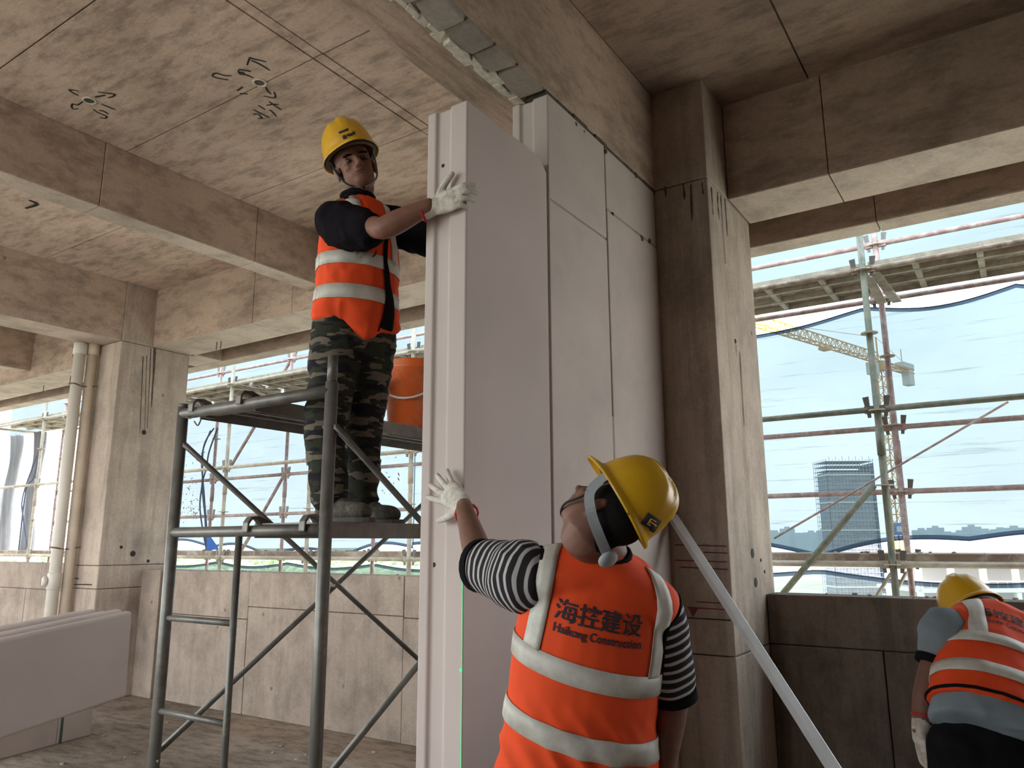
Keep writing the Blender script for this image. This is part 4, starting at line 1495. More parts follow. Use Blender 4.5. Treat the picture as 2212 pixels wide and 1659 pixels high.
M['skin'] = plain('tanned_skin', (.205, .092, .062), .55, var=.1, scale=30, spec=.35)
M['skin2'] = plain('dark_tanned_skin', (.185, .088, .063), .55, var=.12, scale=30, spec=.35)
M['hair'] = plain('black_hair', (.010, .008, .008), .75, var=.3, scale=120, spec=.08)
M['helmet'] = plain('yellow_helmet', (.66, .36, .012), .28, var=.05, scale=5, spec=.55, dirt=((.45, .26, .06), 9, .25))
M['helmet_in'] = plain('helmet_lining', (.10, .085, .05), .8)
M['strap'] = plain('grey_strap', (.34, .35, .37), .8, var=.1)
M['strap_dark'] = plain('black_strap', (.02, .02, .02), .8)
M['vest'] = plain('orange_mesh_vest', (.78, .075, .018), .75, var=.10, scale=6, spec=.2, bmp=.1)
M['trim'] = plain('black_trim', (.010, .009, .010), .9, spec=.06)
M['glove'] = plain('white_knit_glove', (.62, .57, .51), .95, var=.1, scale=40, bmp=.3, dirt=((.34, .29, .23), 22, .7))
M['cuff'] = plain('red_cuff', (.45, .03, .03), .9)
M['black_shirt'] = plain('black_tshirt', (.010, .008, .011), .95, var=.25, scale=8, spec=.04)
M['grey_shirt'] = plain('blue_grey_tshirt', (.22, .265, .30), .95, var=.12, scale=8, spec=.05)
M['black_pants'] = plain('black_trousers', (.012, .011, .012), .95, var=.3, scale=8, spec=.04)
M['shoe'] = plain('dusty_shoe', (.055, .048, .038), .85, var=.3, scale=30, dirt=((.22, .19, .15), 20, .5))
M['sole'] = plain('shoe_sole', (.10, .09, .075), .9)
M['print'] = plain('dark_print', (.035, .028, .04), .9, var=.3, scale=60)
M['lip'] = plain('lip', (.19, .075, .06), .5)
M['eye'] = plain('eye_dark', (.03, .02, .018), .3)
M['eye_white_shaded'] = plain('eye_white_shaded', (.11, .075, .06), .5)  # eye whites coloured dark to hold the shadow of the sockets


def strip_material():
    m, nt, b = nmat('reflective_strip')
    v = coords(nt, (1, 1, 1))
    n = tex(nt, v, 9, 5, .65)
    c = mixc(nt, (.40, .36, .31), (.64, .61, .555), ramp(nt, n.outputs['Fac'], [(.3, 0), (.62, 1)]))
    nt.links.new(c, b.inputs['Base Color'])
    b.inputs['Roughness'].default_value = .5
    b.inputs['Specular IOR Level'].default_value = .5
    return m


M['strip'] = strip_material()


def camo_material():
    m, nt, b = nmat('dark_camouflage')
    n1 = tex(nt, coords(nt, (1, 1, 3.6), (.15, .1, 0)), 9.0, 2, .5)
    n2 = tex(nt, coords(nt, (1, 1, 3.2), (-.1, .2, 1)), 11.0, 2, .5)
    n3 = tex(nt, coords(nt, (1, 1, 1)), 90, 2, .5)
    c = mixc(nt, (.016, .014, .018), (.030, .032, .022), ramp(nt, n2.outputs['Fac'], [(.46, 0), (.50, 1)]))
    c = mixc(nt, c, (.135, .112, .088), ramp(nt, n1.outputs['Fac'], [(.555, 0), (.575, 1)]))
    c = mixc(nt, c, ramp(nt, n3.outputs['Fac'], [(.3, .8), (.7, 1.15)]), .6, 'MULTIPLY')
    nt.links.new(c, b.inputs['Base Color'])
    b.inputs['Roughness'].default_value = .9
    b.inputs['Specular IOR Level'].default_value = .15
    return m


M['camo'] = camo_material()


def stripe_material():
    m, nt, b = nmat('striped_knit')
    at_ = nt.nodes.new('ShaderNodeAttribute'); at_.attribute_name = 'stripe'
    mu = nt.nodes.new('ShaderNodeMath'); mu.operation = 'MULTIPLY'; mu.inputs[1].default_value = 1 / .0245
    fr = nt.nodes.new('ShaderNodeMath'); fr.operation = 'FRACT'
    nt.links.new(at_.outputs['Fac'], mu.inputs[0]); nt.links.new(mu.outputs[0], fr.inputs[0])
    k = ramp(nt, fr.outputs[0], [(0.0, 0), (.06, 1), (.36, 1), (.42, 0)])
    c = mixc(nt, (.028, .022, .026), (.47, .45, .45), k)
    nt.links.new(c, b.inputs['Base Color'])
    b.inputs['Roughness'].default_value = .9
    b.inputs['Specular IOR Level'].default_value = .15
    return m


M['stripes'] = stripe_material()


def basis(f, u):
    f = V(f).normalized()
    u = V(u)
    u = (u - f * u.dot(f)).normalized()
    return f, u.cross(f), u          # front, left, up


def helmet(parent, c, f, u, s=1.0, logo=None):
    """safety helmet: ribbed dome, gutter and peak; c is the centre of the rim"""
    f, l, u = basis(f, u)
    c = V(c)
    A, B, Hh = .128 * s, .108 * s, .142 * s
    nu, nt_ = 72, 22
    vs = []
    rings = []

    def P(x, y, z):
        return c + f * x + l * y + u * z
    prof = []
    # peak/gutter edge then dome
    for j in range(nt_ + 3):
        ring = []
        for i in range(nu):
            ph = 2 * math.pi * i / nu
            cp, sp = math.cos(ph), math.sin(ph)
            vis = max(0.0, cp) ** 3
            back = max(0.0, -cp) ** 3
            if j == 0:
                k = 1.0
                x = (A + .013 * s + .046 * s * vis + .006 * back) * cp
                y = (B + .013 * s) * sp
                z = -.012 * s - .012 * s * vis - .004 * back
            elif j == 1:
                x = (A + .012 * s + .044 * s * vis + .006 * back) * cp
                y = (B + .012 * s) * sp
                z = -.006 * s - .008 * s * vis
            elif j == 2:
                x = (A + .002 * s + .004 * vis) * cp
                y = (B + .002 * s) * sp
                z = .004 * s
            else:
                tt = (j - 2) / nt_ * (math.pi / 2)
                rs = math.cos(tt) ** .62 if j < nt_ + 2 else 0.004
                x, y = A * cp * rs, B * sp * rs
                z = .004 * s + (Hh - .004 * s) * math.sin(tt) ** 1.05
                yy = abs(y)
                rib = 0
                if tt > .35:
                    w = min(1, (tt - .35) / .3)
                    rib = .009 * s * w * (1 if yy < .016 * s else max(0, 1 - (yy - .016 * s) / (.006 * s)))
                    e2 = abs(yy - .052 * s)
                    rib = max(rib, .004 * s * w * max(0, 1 - e2 / (.010 * s)))
                z += rib
            ring.append(P(x, y, z))
        rings.append(ring)
    mb = MB()
    for r_ in rings:
        mb.v += [tuple(p) for p in r_]
    for j in range(len(rings) - 1):
        for i in range(nu):
            mb.f.append((j * nu + i, j * nu + (i + 1) % nu, (j + 1) * nu + (i + 1) % nu, (j + 1) * nu + i))
    mb.f.append(tuple((len(rings) - 1) * nu + i for i in range(nu)))
    me = mb.mesh('hard_hat')
    o = link('hard_hat', me, M['helmet'], parent, smooth=True)
    md = o.modifiers.new('t', 'SOLIDIFY'); md.thickness = .004; md.offset = -1
    # lining band inside the rim
    pts = [P(A * .93 * math.cos(t), B * .93 * math.sin(t), -.004) for t in [2 * math.pi * k / 28 for k in range(28)]]
    MB().path(pts, .009 * s, 6, closed=True).build('head_band', M['helmet_in'], o, smooth=True)
    return o, (lambda x, y, z: P(x, y, z)), (f, l, u), me


def head_parts(mb, c, f, u, s=1.0):
    """skull, face, ears; c is the head centre between the ears"""
    f, l, u = basis(f, u)
    c = V(c)
    ball(mb, c + u * .035 * s - f * .008 * s, f * .093 * s, l * .074 * s, u * .082 * s)
    ball(mb, c - u * .035 * s + f * .022 * s, f * .070 * s, l * .062 * s, u * .080 * s)       # face
    ball(mb, c - u * .078 * s + f * .048 * s, f * .038 * s, l * .040 * s, u * .032 * s)       # chin
    ball(mb, c + u * .012 * s + f * .072 * s, f * .020 * s, l * .050 * s, u * .014 * s)       # brow
    for sg in (-1, 1):
        ball(mb, c - u * .022 * s + f * .058 * s + l * sg * .036 * s, f * .026 * s, l * .022 * s, u * .022 * s)   # cheek
        ball(mb, c - u * .06 * s + f * .005 * s + l * sg * .044 * s, f * .035 * s, l * .016 * s, u * .030 * s)    # jaw
        ball(mb, c - u * .012 * s - f * .010 * s + l * sg * .077 * s, f * .017 * s, l * .008 * s, u * .031 * s)   # ear
        ball(mb, c + u * .006 * s - f * .016 * s + l * sg * .081 * s, f * .015 * s, l * .007 * s, u * .018 * s)
    limb(mb, [c + u * .008 * s + f * .088 * s, c - u * .018 * s + f * .100 * s, c - u * .030 * s + f * .108 * s], [.0085 * s, .011 * s, .014 * s], n=10)   # nose
    for sg in (-1, 1):
        ball(mb, c - u * .032 * s + f * .094 * s + l * sg * .012 * s, f * .012 * s, l * .009 * s, u * .009 * s)
    ball(mb, c - u * .053 * s + f * .082 * s, f * .014 * s, l * .024 * s, u * .012 * s)       # mouth mound
    return f, l, u


def face_details(parent, c, f, l, u, s=1.0):
    c = V(c)
    for sg in (-1, 1):
        e_ = c - u * .001 * s + f * .076 * s + l * sg * .031 * s
        mb = MB(); ball(mb, e_, f * .010 * s, l * .013 * s, u * .006 * s)
        ob = mb.build('eye', M['eye_white_shaded'], parent, smooth=True)
        mb = MB(); ball(mb, e_ + f * .006 * s, f * .006 * s, l * .006 * s, u * .0055 * s)
        mb.build('iris', M['eye'], ob, smooth=True)
        limb(MB(), [e_], [.001]) if False else None
        pts = [e_ + u * (.017 + .004 * (1 - abs(k))) * s + l * (k * .018 - .0 * sg) * s + f * (.012 - .007 * abs(k) * (1 if k * sg > 0 else .4)) * s for k in (-1, -.5, 0, .5, 1)]
        MB().path(smooth_curve(pts, 3), .0042 * s, 6).build('eyebrow', M['hair'], parent, smooth=True)
    pts = [c - u * .053 * s + f * (.098 - .016 * k * k) * s + l * k * .024 * s for k in (-1, -.5, 0, .5, 1)]
    MB().path(smooth_curve(pts, 3), [.002] + [.0036] * 11 + [.002], 6).build('lips', M['lip'], parent, smooth=True)


def hand_parts(mb, w, fw, pn, thumb, curl, spread=.10, s=1.0, fat=1.12, rad=.74, thumb_pose=(.75, .35), tcurl=.25, clen=None):
    """w wrist, fw finger direction, pn palm normal (out of the palm), thumb = +1/-1 side along fw x pn.
    curl: per finger list of three bend angles (index..little). returns knuckle points"""
    fw, _, pn = basis(fw, pn)
    lat = fw.cross(pn).normalized() * thumb           # towards the thumb
    w = V(w)
    L = .092 * s
    # palm
    limb(mb, [w - fw * .01 * s, w + fw * .03 * s, w + fw * .065 * s, w + fw * L], [(.029 * s * fat * rad, .021 * s * fat * rad), (.038 * s * fat * rad, .021 * s * fat * rad), (.043 * s * fat * rad, .019 * s * fat * rad), (.040 * s * fat * rad, .015 * s * fat * rad)], ref=lat, n=18)
    lens = [(.045, .027, .022), (.050, .030, .023), (.046, .028, .022), (.036, .022, .019)]
    offs = [.030, .010, -.011, -.031]
    tips = []
    for i in range(4):
        p = w + fw * (L - .006 - (.008 if i == 3 else 0)) * 1.0 + lat * offs[i] * s * fat - pn * .002
        ang = (spread * (1.5 - i) / 1.5)
        d = (fw * math.cos(ang) + lat * math.sin(ang)).normalized()
        axis = d.cross(pn)
        pts, a = [p], 0.0
        cur = p
        for k in range(3):
            a += curl[i][k]
            dd = d * math.cos(a) + pn * math.sin(a)
            cur = cur + dd * lens[i][k] * s
            pts.append(cur)
        r = (.0098 if i < 3 else .0085) * s * fat * rad
        limb(mb, pts, [r * 1.06, r, r * .96, r * .86], n=10, sub=3)
        tips.append(pts)
    # thumb from the side of the palm near its base
    p0 = w + fw * .018 * s + lat * .026 * s * fat
    d0 = (fw * math.cos(thumb_pose[0]) + lat * math.sin(thumb_pose[0]) + pn * thumb_pose[1]).normalized()
    p1 = p0 + d0 * .046 * s
    d1 = (d0 + fw * tcurl + pn * .1).normalized()
    p2 = p1 + d1 * .034 * s
    p3 = p2 + (d1 + fw * tcurl * .8).normalized() * .026 * s
    limb(mb, [p0 - d0 * .01, p0 + d0 * .02, p1, p2, p3], [.016 * s * fat * rad, .015 * s * fat * rad, .0125 * s * fat * rad, .0115 * s * fat * rad, .0098 * s * fat * rad], n=10, sub=3)
    return tips


def glove(parent, w, fw, pn, thumb, curl, arm_dir, **kw):
    mb = MB()
    tips = hand_parts(mb, w, fw, pn, thumb, curl, fat=1.12, rad=1.0, **kw)
    fwn = V(fw).normalized()
    limb(mb, [V(w) - V(arm_dir).normalized() * .055, V(w) - V(arm_dir).normalized() * .02, V(w) + fwn * .02], [.036, .033, .030], n=16)
    me = fuse('glove', mb, .0042, 2)
    o = link('glove', me, M['glove'], parent, smooth=True)
    c0 = V(w) - V(arm_dir).normalized() * .056
    t = V(arm_dir).normalized()
    a = t.orthogonal().normalized(); b = t.cross(a)
    MB().path([c0 + (a * math.cos(k * .449) + b * math.sin(k * .449)) * .036 for k in range(14)], .0055, 6, closed=True).build('cuff', M['cuff'], o, smooth=True)
    return o


def shoe(parent, heel, toe, up=V((0, 0, 1)), w=.042):
    heel, toe = V(heel), V(toe)
    d = (toe - heel).normalized()
    L = (toe - heel).length
    lat = d.cross(up).normalized()
    mb = MB()
    # boot: sole line rises as a flattened loft, upper wraps ankle
    limb(mb, [heel + d * .03 + up * .045, heel + d * L * .45 + up * .042, heel + d * L * .75 + up * .040, heel + d * (L - .045) + up * .036], [(.037, .043), (.039, .042), (.046, .038), (.040, .032)], ref=lat, n=16)
    limb(mb, [heel + d * .045 + up * .05, heel + d * .05 + up * .10, heel + d * .055 + up * .15], [(.038, .045), (.038, .046), (.042, .048)], ref=lat, n=16)
    limb(mb, [heel + d * .07 + up * .09, heel + d * .13 + up * .065, heel + d * .17 + up * .05], [(.034, .034), (.036, .030), (.036, .025)], ref=lat, n=14)
    me = fuse('shoe', mb, .006, 3)
    for v in me.vertices:
        h = (v.co - heel).dot(up)
        if h < .004:
            v.co += up * (.004 - h)
    o = link('shoe', me, M['shoe'], parent, smooth=True)
    pr = []
    for k in range(20):
        t = k / 20 * 2 * math.pi
        xx = L / 2 + (L / 2 - .002) * math.cos(t)
        ww = (.040 + .006 * math.cos(t)) * abs(math.sin(t)) ** .6 * (1 if math.sin(t) >= 0 else -1)
        pr.append(heel + d * xx + lat * ww)
    MB().prism(pr, up * .018).build('sole', M['sole'], o)
    for k in range(4):
        p = heel + d * (.085 + .022 * k) + up * (.107 - .013 * k)
        MB().path([p - lat * .022, p + up * .006, p + lat * .022], .003, 6).build('lace', M['strap_dark'], o)
    return o


def torso_rings(pelvis, waist, chest, shoulder, neck, lat, grow=0.0, wide=1.0, deep=1.0):
    pts = [pelvis, waist, chest, shoulder, neck]
    return pts


def set_stripes(me, arms, axis0, axis1):
    att = me.attributes.new('stripe', 'FLOAT', 'POINT')
    ax = (V(axis1) - V(axis0)); ax.normalize()
    vals = []
    for v in me.vertices:
        val = (v.co - V(axis0)).dot(ax)
        for (s, e_, lt, lim) in arms:
            if (v.co - V(s)).dot(lt) > lim:
                val = (v.co - V(s)).dot((V(e_) - V(s)).normalized()) + .006 * noise.noise(v.co * 14) + 5.0
        vals.append(val)
    att.data.foreach_set('value', vals)


# ---------------------------------------------------------------- worker in the striped shirt, seen from behind
def worker_back():
    R_, U_, D_ = cam_r, cam_u, cam_d
    pel = at(1243, 1720, d=2.06)
    ctr = lambda px, py, d: at(px, py, d=d)
    root = empty('person', (pel.x, pel.y, 0), 'person seen from behind in striped shirt and lettered orange vest, one hand on the panel', 'person')
    waist = ctr(1250, 1590, 2.07)
    mid = ctr(1262, 1470, 2.07)
    chest = ctr(1283, 1340, 2.07)
    shl = ctr(1297, 1245, 2.07)
    neck = ctr(1300, 1185, 2.05)
    SL, SR = ctr(1160, 1232, 2.06), ctr(1414, 1296, 2.06)
    lat = (SR - SL).normalized()
    upb = (neck - pel).normalized()
    fwd = upb.cross(lat).normalized()          # chest direction, away from the camera
    if fwd.dot(D_) < 0:
        fwd = -fwd
    EL, WL = ctr(1040, 1222, 2.24), at(1004, 1102, d=2.46)
    ER, WR = ctr(1456, 1490, 2.08), ctr(1434, 1668, 2.06)
    # head: looking up towards the top of the loose panel
    f = (-.37 * R_ + .66 * U_ + .65 * D_)
    u = (.87 * R_ + .45 * U_ - .02 * D_)
    f, l, u = basis(f, u)
    rim = ctr(1347, 1085, 1.98)
    hc = rim - u * .057
    # ---- body: one continuous skin
    mb = MB()
    head_parts(mb, hc, f, u, .93)
    nb = hc - u * .075 - f * .025
    limb(mb, [hc - u * .03 - f * .02, nb, neck, shl], [.058, .060, .066, .075], n=16)
    for i, k in enumerate((0,)):
        limb(mb, [pel, waist, chest, shl], [(.15, .10), (.14, .095), (.16, .105), (.14, .08)], ref=lat)
    limb(mb, [SL, (SL + EL) / 2, EL], [.05, .044, .040])
    limb(mb, [EL, EL.lerp(WL, .35), WL], [.041, .043, .029])
    limb(mb, [SR, (SR + ER) / 2, ER], [.05, .044, .040])
    limb(mb, [ER, ER.lerp(WR, .35), WR], [.041, .042, .028])
    hipL, hipR = pel - lat * .09, pel + lat * .09
    ft = [V((pel.x, pel.y, 0)) + lat * s * .12 + fwd * .02 for s in (-1, 1)]
    for hp, fo in ((hipL, ft[0]), (hipR, ft[1])):
        fo = V((fo.x, fo.y, .09))
        limb(mb, [hp, hp.lerp(fo, .5), fo], [.085, .055, .036])
    wl = at(1003, 1092, y=2.085)
    hfw, hpn = (at(945, 1046, y=2.10) - wl), V((0, 1, 0.0))
    curlL = [(.02, .05, .05), (.04, .08, .05), (.05, .10, .08), (.10, .12, .1)]
    hand_parts(mb, wl, hfw, hpn, 1, curlL, spread=.32, thumb_pose=(.95, .1))
    limb(mb, [WL, wl], [.029, .028])
    WR2 = WR - V((0, 0, .04))
    hand_parts(mb, WR, V((.05, -.05, -1)), -lat, 1, [(.35, .4, .3)] * 4)
    me = fuse('body', mb, .0065, 3)
    link('body', me, M['skin2'], root, smooth=True)
    # ---- hair below the helmet
    mb = MB()
    ball(mb, hc + u * .028 - f * .018, f * .088, l * .0775, u * .080)
    ball(mb, hc - u * .030 - f * .045, f * .048, l * .056, u * .060)
    me = fuse('hair', mb, .006, 2)
    link('hair', me, M['hair'], root, smooth=True)
    # ---- shirt
    mb = MB()
    g = .014
    limb(mb, [pel - upb * .02, waist, mid, chest, shl], [(.180, .125), (.172, .120), (.178, .122), (.165, .115), (.12, .08)], ref=lat, n=24)
    limb(mb, [shl, neck - (neck - shl) * .35], [(.09, .065), (.074, .068)], ref=lat)
    sleeveL = SL.lerp(EL, .86)
    sleeveR = SR.lerp(ER, .97)
    limb(mb, [shl.lerp(SL, .72) - upb * .02, SL - upb * .026 - lat * .02, SL.lerp(EL, .5) - upb * .012, sleeveL], [.05, .098, .086, .078], n=20)
    limb(mb, [shl.lerp(SR, .74) - upb * .02, SR - upb * .03 + lat * .006, SR.lerp(ER, .5), sleeveR], [.05, .074, .070, .060], n=20)
    me = fuse('t_shirt', mb, .0075, 5)
    wrinkle(me, .006, 9, seed=2.0)
    set_stripes(me, [(SL, EL, -lat, -.035), (SR, ER, lat, -.035)], pel, neck)
    ts = link('t_shirt', me, M['stripes'], root, smooth=True)
    for (s0, e0, rr) in ((SL, sleeveL, .078), (SR, sleeveR, .060)):
        t = (e0 - s0).normalized(); a = t.orthogonal().normalized(); b = t.cross(a)
        base = e0 + t * (rr * .38)
        mb = MB()
        limb(mb, [base - t * .014, base + t * .012], [rr * 1.0, rr * .99], n=22, cap=False)
        mb.build('sleeve_hem', M['trim'], ts, smooth=True)
    # ---- vest
    mb = MB()
    hem = pel - upb * .03
    limb(mb, [hem, waist, mid, chest, shl, shl.lerp(neck, .45)], [(.225, .160), (.207, .150), (.204, .148), (.205, .148), (.170, .120), (.088, .084)], ref=lat, n=28, capk=.12)
    limb(mb, [SL.lerp(shl, .08) - upb * .012, SL.lerp(shl, .5), shl + upb * .012, SR.lerp(shl, .5), SR + lat * .012 - upb * .018], [(.100, .074), (.112, .080), (.112, .084), (.110, .078), (.096, .070)], ref=fwd, n=20)
    me = fuse('safety_vest', mb, .008, 6)
    # folds: diagonal drag lines low on the back
    ns = [v.normal.copy() for v in me.vertices]
    for v, n in zip(me.vertices, ns):
        h = (v.co - waist).dot(upb)
        x = (v.co - waist).dot(lat)
        w_ = max(0.0, min(1.0, (.16 - h) / .2))
        q = (x * .8 + h * .75) * 17
        v.co += n * (.017 * w_ * (.5 - abs(noise.noise(V((q, h * 2.2, 0)))) * 1.6) + .003 * noise.noise(v.co * 12))
    me.update()
    vest = link('safety_vest', me, M['vest'], root, smooth=True)
    bv = bvh_of(me)
    back = -fwd

    def axis_at(h):
        pts = [pel - upb * .1, pel, waist, mid, chest, shl, neck]
        hs = [(p - pel).dot(upb) for p in pts]
        for a, b, ha, hb in zip(pts[:-1], pts[1:], hs[:-1], hs[1:]):
            if ha <= h <= hb:
                return a.lerp(b, (h - ha) / (hb - ha))
        return pts[-1]

    def H(px, py):
        return (at(px, py, d=1.94) - pel).dot(upb)

    def band(h0, h1, name='reflective_strip'):
        rows = []
        for h in (h0, (h0 + h1) / 2, h1):
            c_ = axis_at(h)
            rows.append([(c_ + (lat * math.cos(a) + back * math.sin(a)) * .6, -(lat * math.cos(a) + back * math.sin(a))) for a in [2 * math.pi * k / 72 for k in range(73)]])
        return wrap_grid(name, bv, rows, M['strip'], vest)

    hb0 = H(1255, 1485); hb1 = H(1255, 1436)
    band(hb0, hb1)
    hc0 = H(1245, 1632); hc1 = H(1245, 1583)
    band(hc0, hc1)

    def back_pt(px, py):
        return at(px, py, d=1.93)
    # shoulder strips down the back
    hs_ = (shl - pel).dot(upb)
    for (o0, o1, tilt, top) in ((-.150, -.136, -.15, .03), (.128, .128, .35, -.03)):
        rows = []
        for j in range(22):
            t = j / 21
            h = hb1 - .005 + (hs_ + top - hb1 + .03) * t
            c_ = axis_at(min(h, hs_)) + upb * max(0, h - hs_)
            an = 1.2 * max(0, t - .7) / .3
            dd = ((back + lat * tilt).normalized() * math.cos(an) + upb * math.sin(an)).normalized()
            rows.append([(c_ + lat * (o0 + (o1 - o0) * t) + lat * (i - 1.5) * .0155 + dd * .5, -dd) for i in range(4)])
        wrap_grid('shoulder_strip', bv, rows, M['strip'], vest, .0035)
    # dark trim at the hem and round the armholes
    rows = []
    for h in (-.032, -.02):
        c_ = axis_at(h)
        rows.append([(c_ + (lat * math.cos(a) + back * math.sin(a)) * .6, -(lat * math.cos(a) + back * math.sin(a))) for a in [2 * math.pi * k / 60 for k in range(61)]])
    wrap_grid('hem_trim', bv, rows, M['trim'], vest)
    armhole(vest, bv, bvh_of(ts.data), ((SL, EL), (SR, ER)))
    # lettering on the back, running slightly downhill like the shoulders
    tl, trr = at(1199, 1332, d=1.93), at(1392, 1372, d=1.93)
    tx = (trr - tl).normalized()
    ty = (upb - tx * upb.dot(tx)).normalized()
    wd = (at(1391, 1330, d=1.94) - at(1203, 1290, d=1.94)).length
    C = at(1297, 1360, d=1.93)
    # baseline of the big characters
    lettering(bv, at(1292, 1356, d=1.93), tx, ty, back, wd / 3.92, vest)
    text_patch('lettering', 'Haikong Construction', .030, bv, at(1290, 1386, d=1.93), tx, ty, back, M['print'], vest, bold=.0007, width=(at(1386, 1395, d=1.94) - at(1196, 1352, d=1.94)).length)
    # collar
    t = (neck - shl).normalized()
    a = t.orthogonal().normalized(); b = t.cross(a)
    MB().path([neck - t * .012 + (a * math.cos(k * .3142) + b * math.sin(k * .3142)) * .074 for k in range(20)], .009, 8, closed=True).build('collar', M['trim'], ts, smooth=True)
    # ---- trousers and shoes (below the frame but standing on the floor)
    mb = MB()
    limb(mb, [pel + upb * .02, pel - upb * .08], [(.165, .118), (.165, .118)], ref=lat, n=20)
    for hp, fo in ((hipL, ft[0]), (hipR, ft[1])):
        fo2 = V((fo.x, fo.y, .06))
        limb(mb, [hp, hp.lerp(fo2, .5), fo2], [.102, .080, .066], n=18)
    me = fuse('trousers', mb, .009, 4)
    wrinkle(me, .006, 7, (1, 1, .6), seed=5)
    link('trousers', me, M['black_pants'], root, smooth=True)
    for fo in ft:
        shoe(root, fo - V((fwd.x, fwd.y, 0)).normalized() * .09, fo + V((fwd.x, fwd.y, 0)).normalized() * .17)
    # ---- glove on the raised hand and one on the hanging hand
    glove(root, wl, hfw, hpn, 1, curlL, wl - EL, spread=.32, thumb_pose=(.95, .1))
    # ---- helmet
    o, P, (hf, hl, hu), hme = helmet(root, rim, f, u, .90)
    hb = bvh_of(hme)
    # grey chin/nape harness
    ear = hc - u * .012 - f * .006 + l * .090
    strap_pts = [rim + l * .095 + f * .035 - u * .01, hc - u * .005 + f * .02 + l * .094, hc - u * .03 - f * .03 + l * .09, hc - u * .04 - f * .075 + l * .06, hc - u * .045 - f * .105, hc - u * .04 - f * .075 - l * .06, hc - u * .03 - f * .03 - l * .085]
    mb = MB()
    P_ = smooth_curve(strap_pts, 5)
    for i in range(len(P_) - 1):
        mb.bar(P_[i], P_[i + 1] + (P_[i + 1] - P_[i]) * .1, .004, .026, up=u)
    mb.build('nape_strap', M['strap'], root)
    ball_mb = MB(); ball(ball_mb, hc - u * .05 - f * .118, f * .014, l * .030, u * .026)
    ball_mb.build('ratchet_knob', M['strap'], root, smooth=True)
    ch = [rim + l * .098 + f * .02, hc + l * .080 + f * .028 - u * .03, hc + l * .052 + f * .05 - u * .078, hc + f * .055 - u * .100, hc - l * .052 + f * .05 - u * .078, hc - l * .080 + f * .028 - u * .03]
    MB().path(smooth_curve(ch, 5), .003, 6).build('chin_strap', M['strap_dark'], root, smooth=True)
    # maker's badge low on the side
    c_ = at(1407, 1133, d=1.7)
    for (dx, dy, w_, h_, mt) in ((0, 0, 17, 14, 'print'), (3, 3, 9, 1.6, 'helmet'), (-4, -2, 1.6, 7, 'helmet'), (6, -3, 5, 1.4, 'helmet'), (-6, 5, 4, 1.4, 'helmet'), (10, 24, 16, 2.2, 'print')):
        rows = []
        for j in range(4):
            row = []
            for i in range(4):
                x_, y_ = w_ * (i / 1.5 - 1), h_ * (j / 1.5 - 1)
                an = math.radians(33)
                px = 1407 + dx + x_ * math.cos(an) - y_ * math.sin(an)
                py = 1128 + dy + x_ * math.sin(an) + y_ * math.cos(an)
                v_ = ray(px, py).normalized()
                row.append((CAM + v_ * 1.2, v_))
            rows.append(row)
        wrap_grid('badge', hb, rows, M[mt], o, .0012 if mt == 'print' else .0022)
    return root


worker_back()


# ---------------------------------------------------------------- generic dressing helpers
def vest_fit(name, me, root):
    o = link(name, me, M['vest'], root, smooth=True)
    return o, bvh_of(me)


def ring_band(bv, c0, c1, lat, fwd, mat, parent, name='reflective_strip', rows_n=3, off=.003, a0=0.0, a1=2 * math.pi, n=72):
    rows = []
    for j in range(rows_n):
        c_ = V(c0).lerp(V(c1), j / (rows_n - 1))
        row = []
        for k in range(n + 1):
            a = a0 + (a1 - a0) * k / n
            d_ = lat * math.cos(a) + fwd * math.sin(a)
            row.append((c_ + d_ * .6, -d_))
        rows.append(row)
    return wrap_grid(name, bv, rows, mat, parent, off)


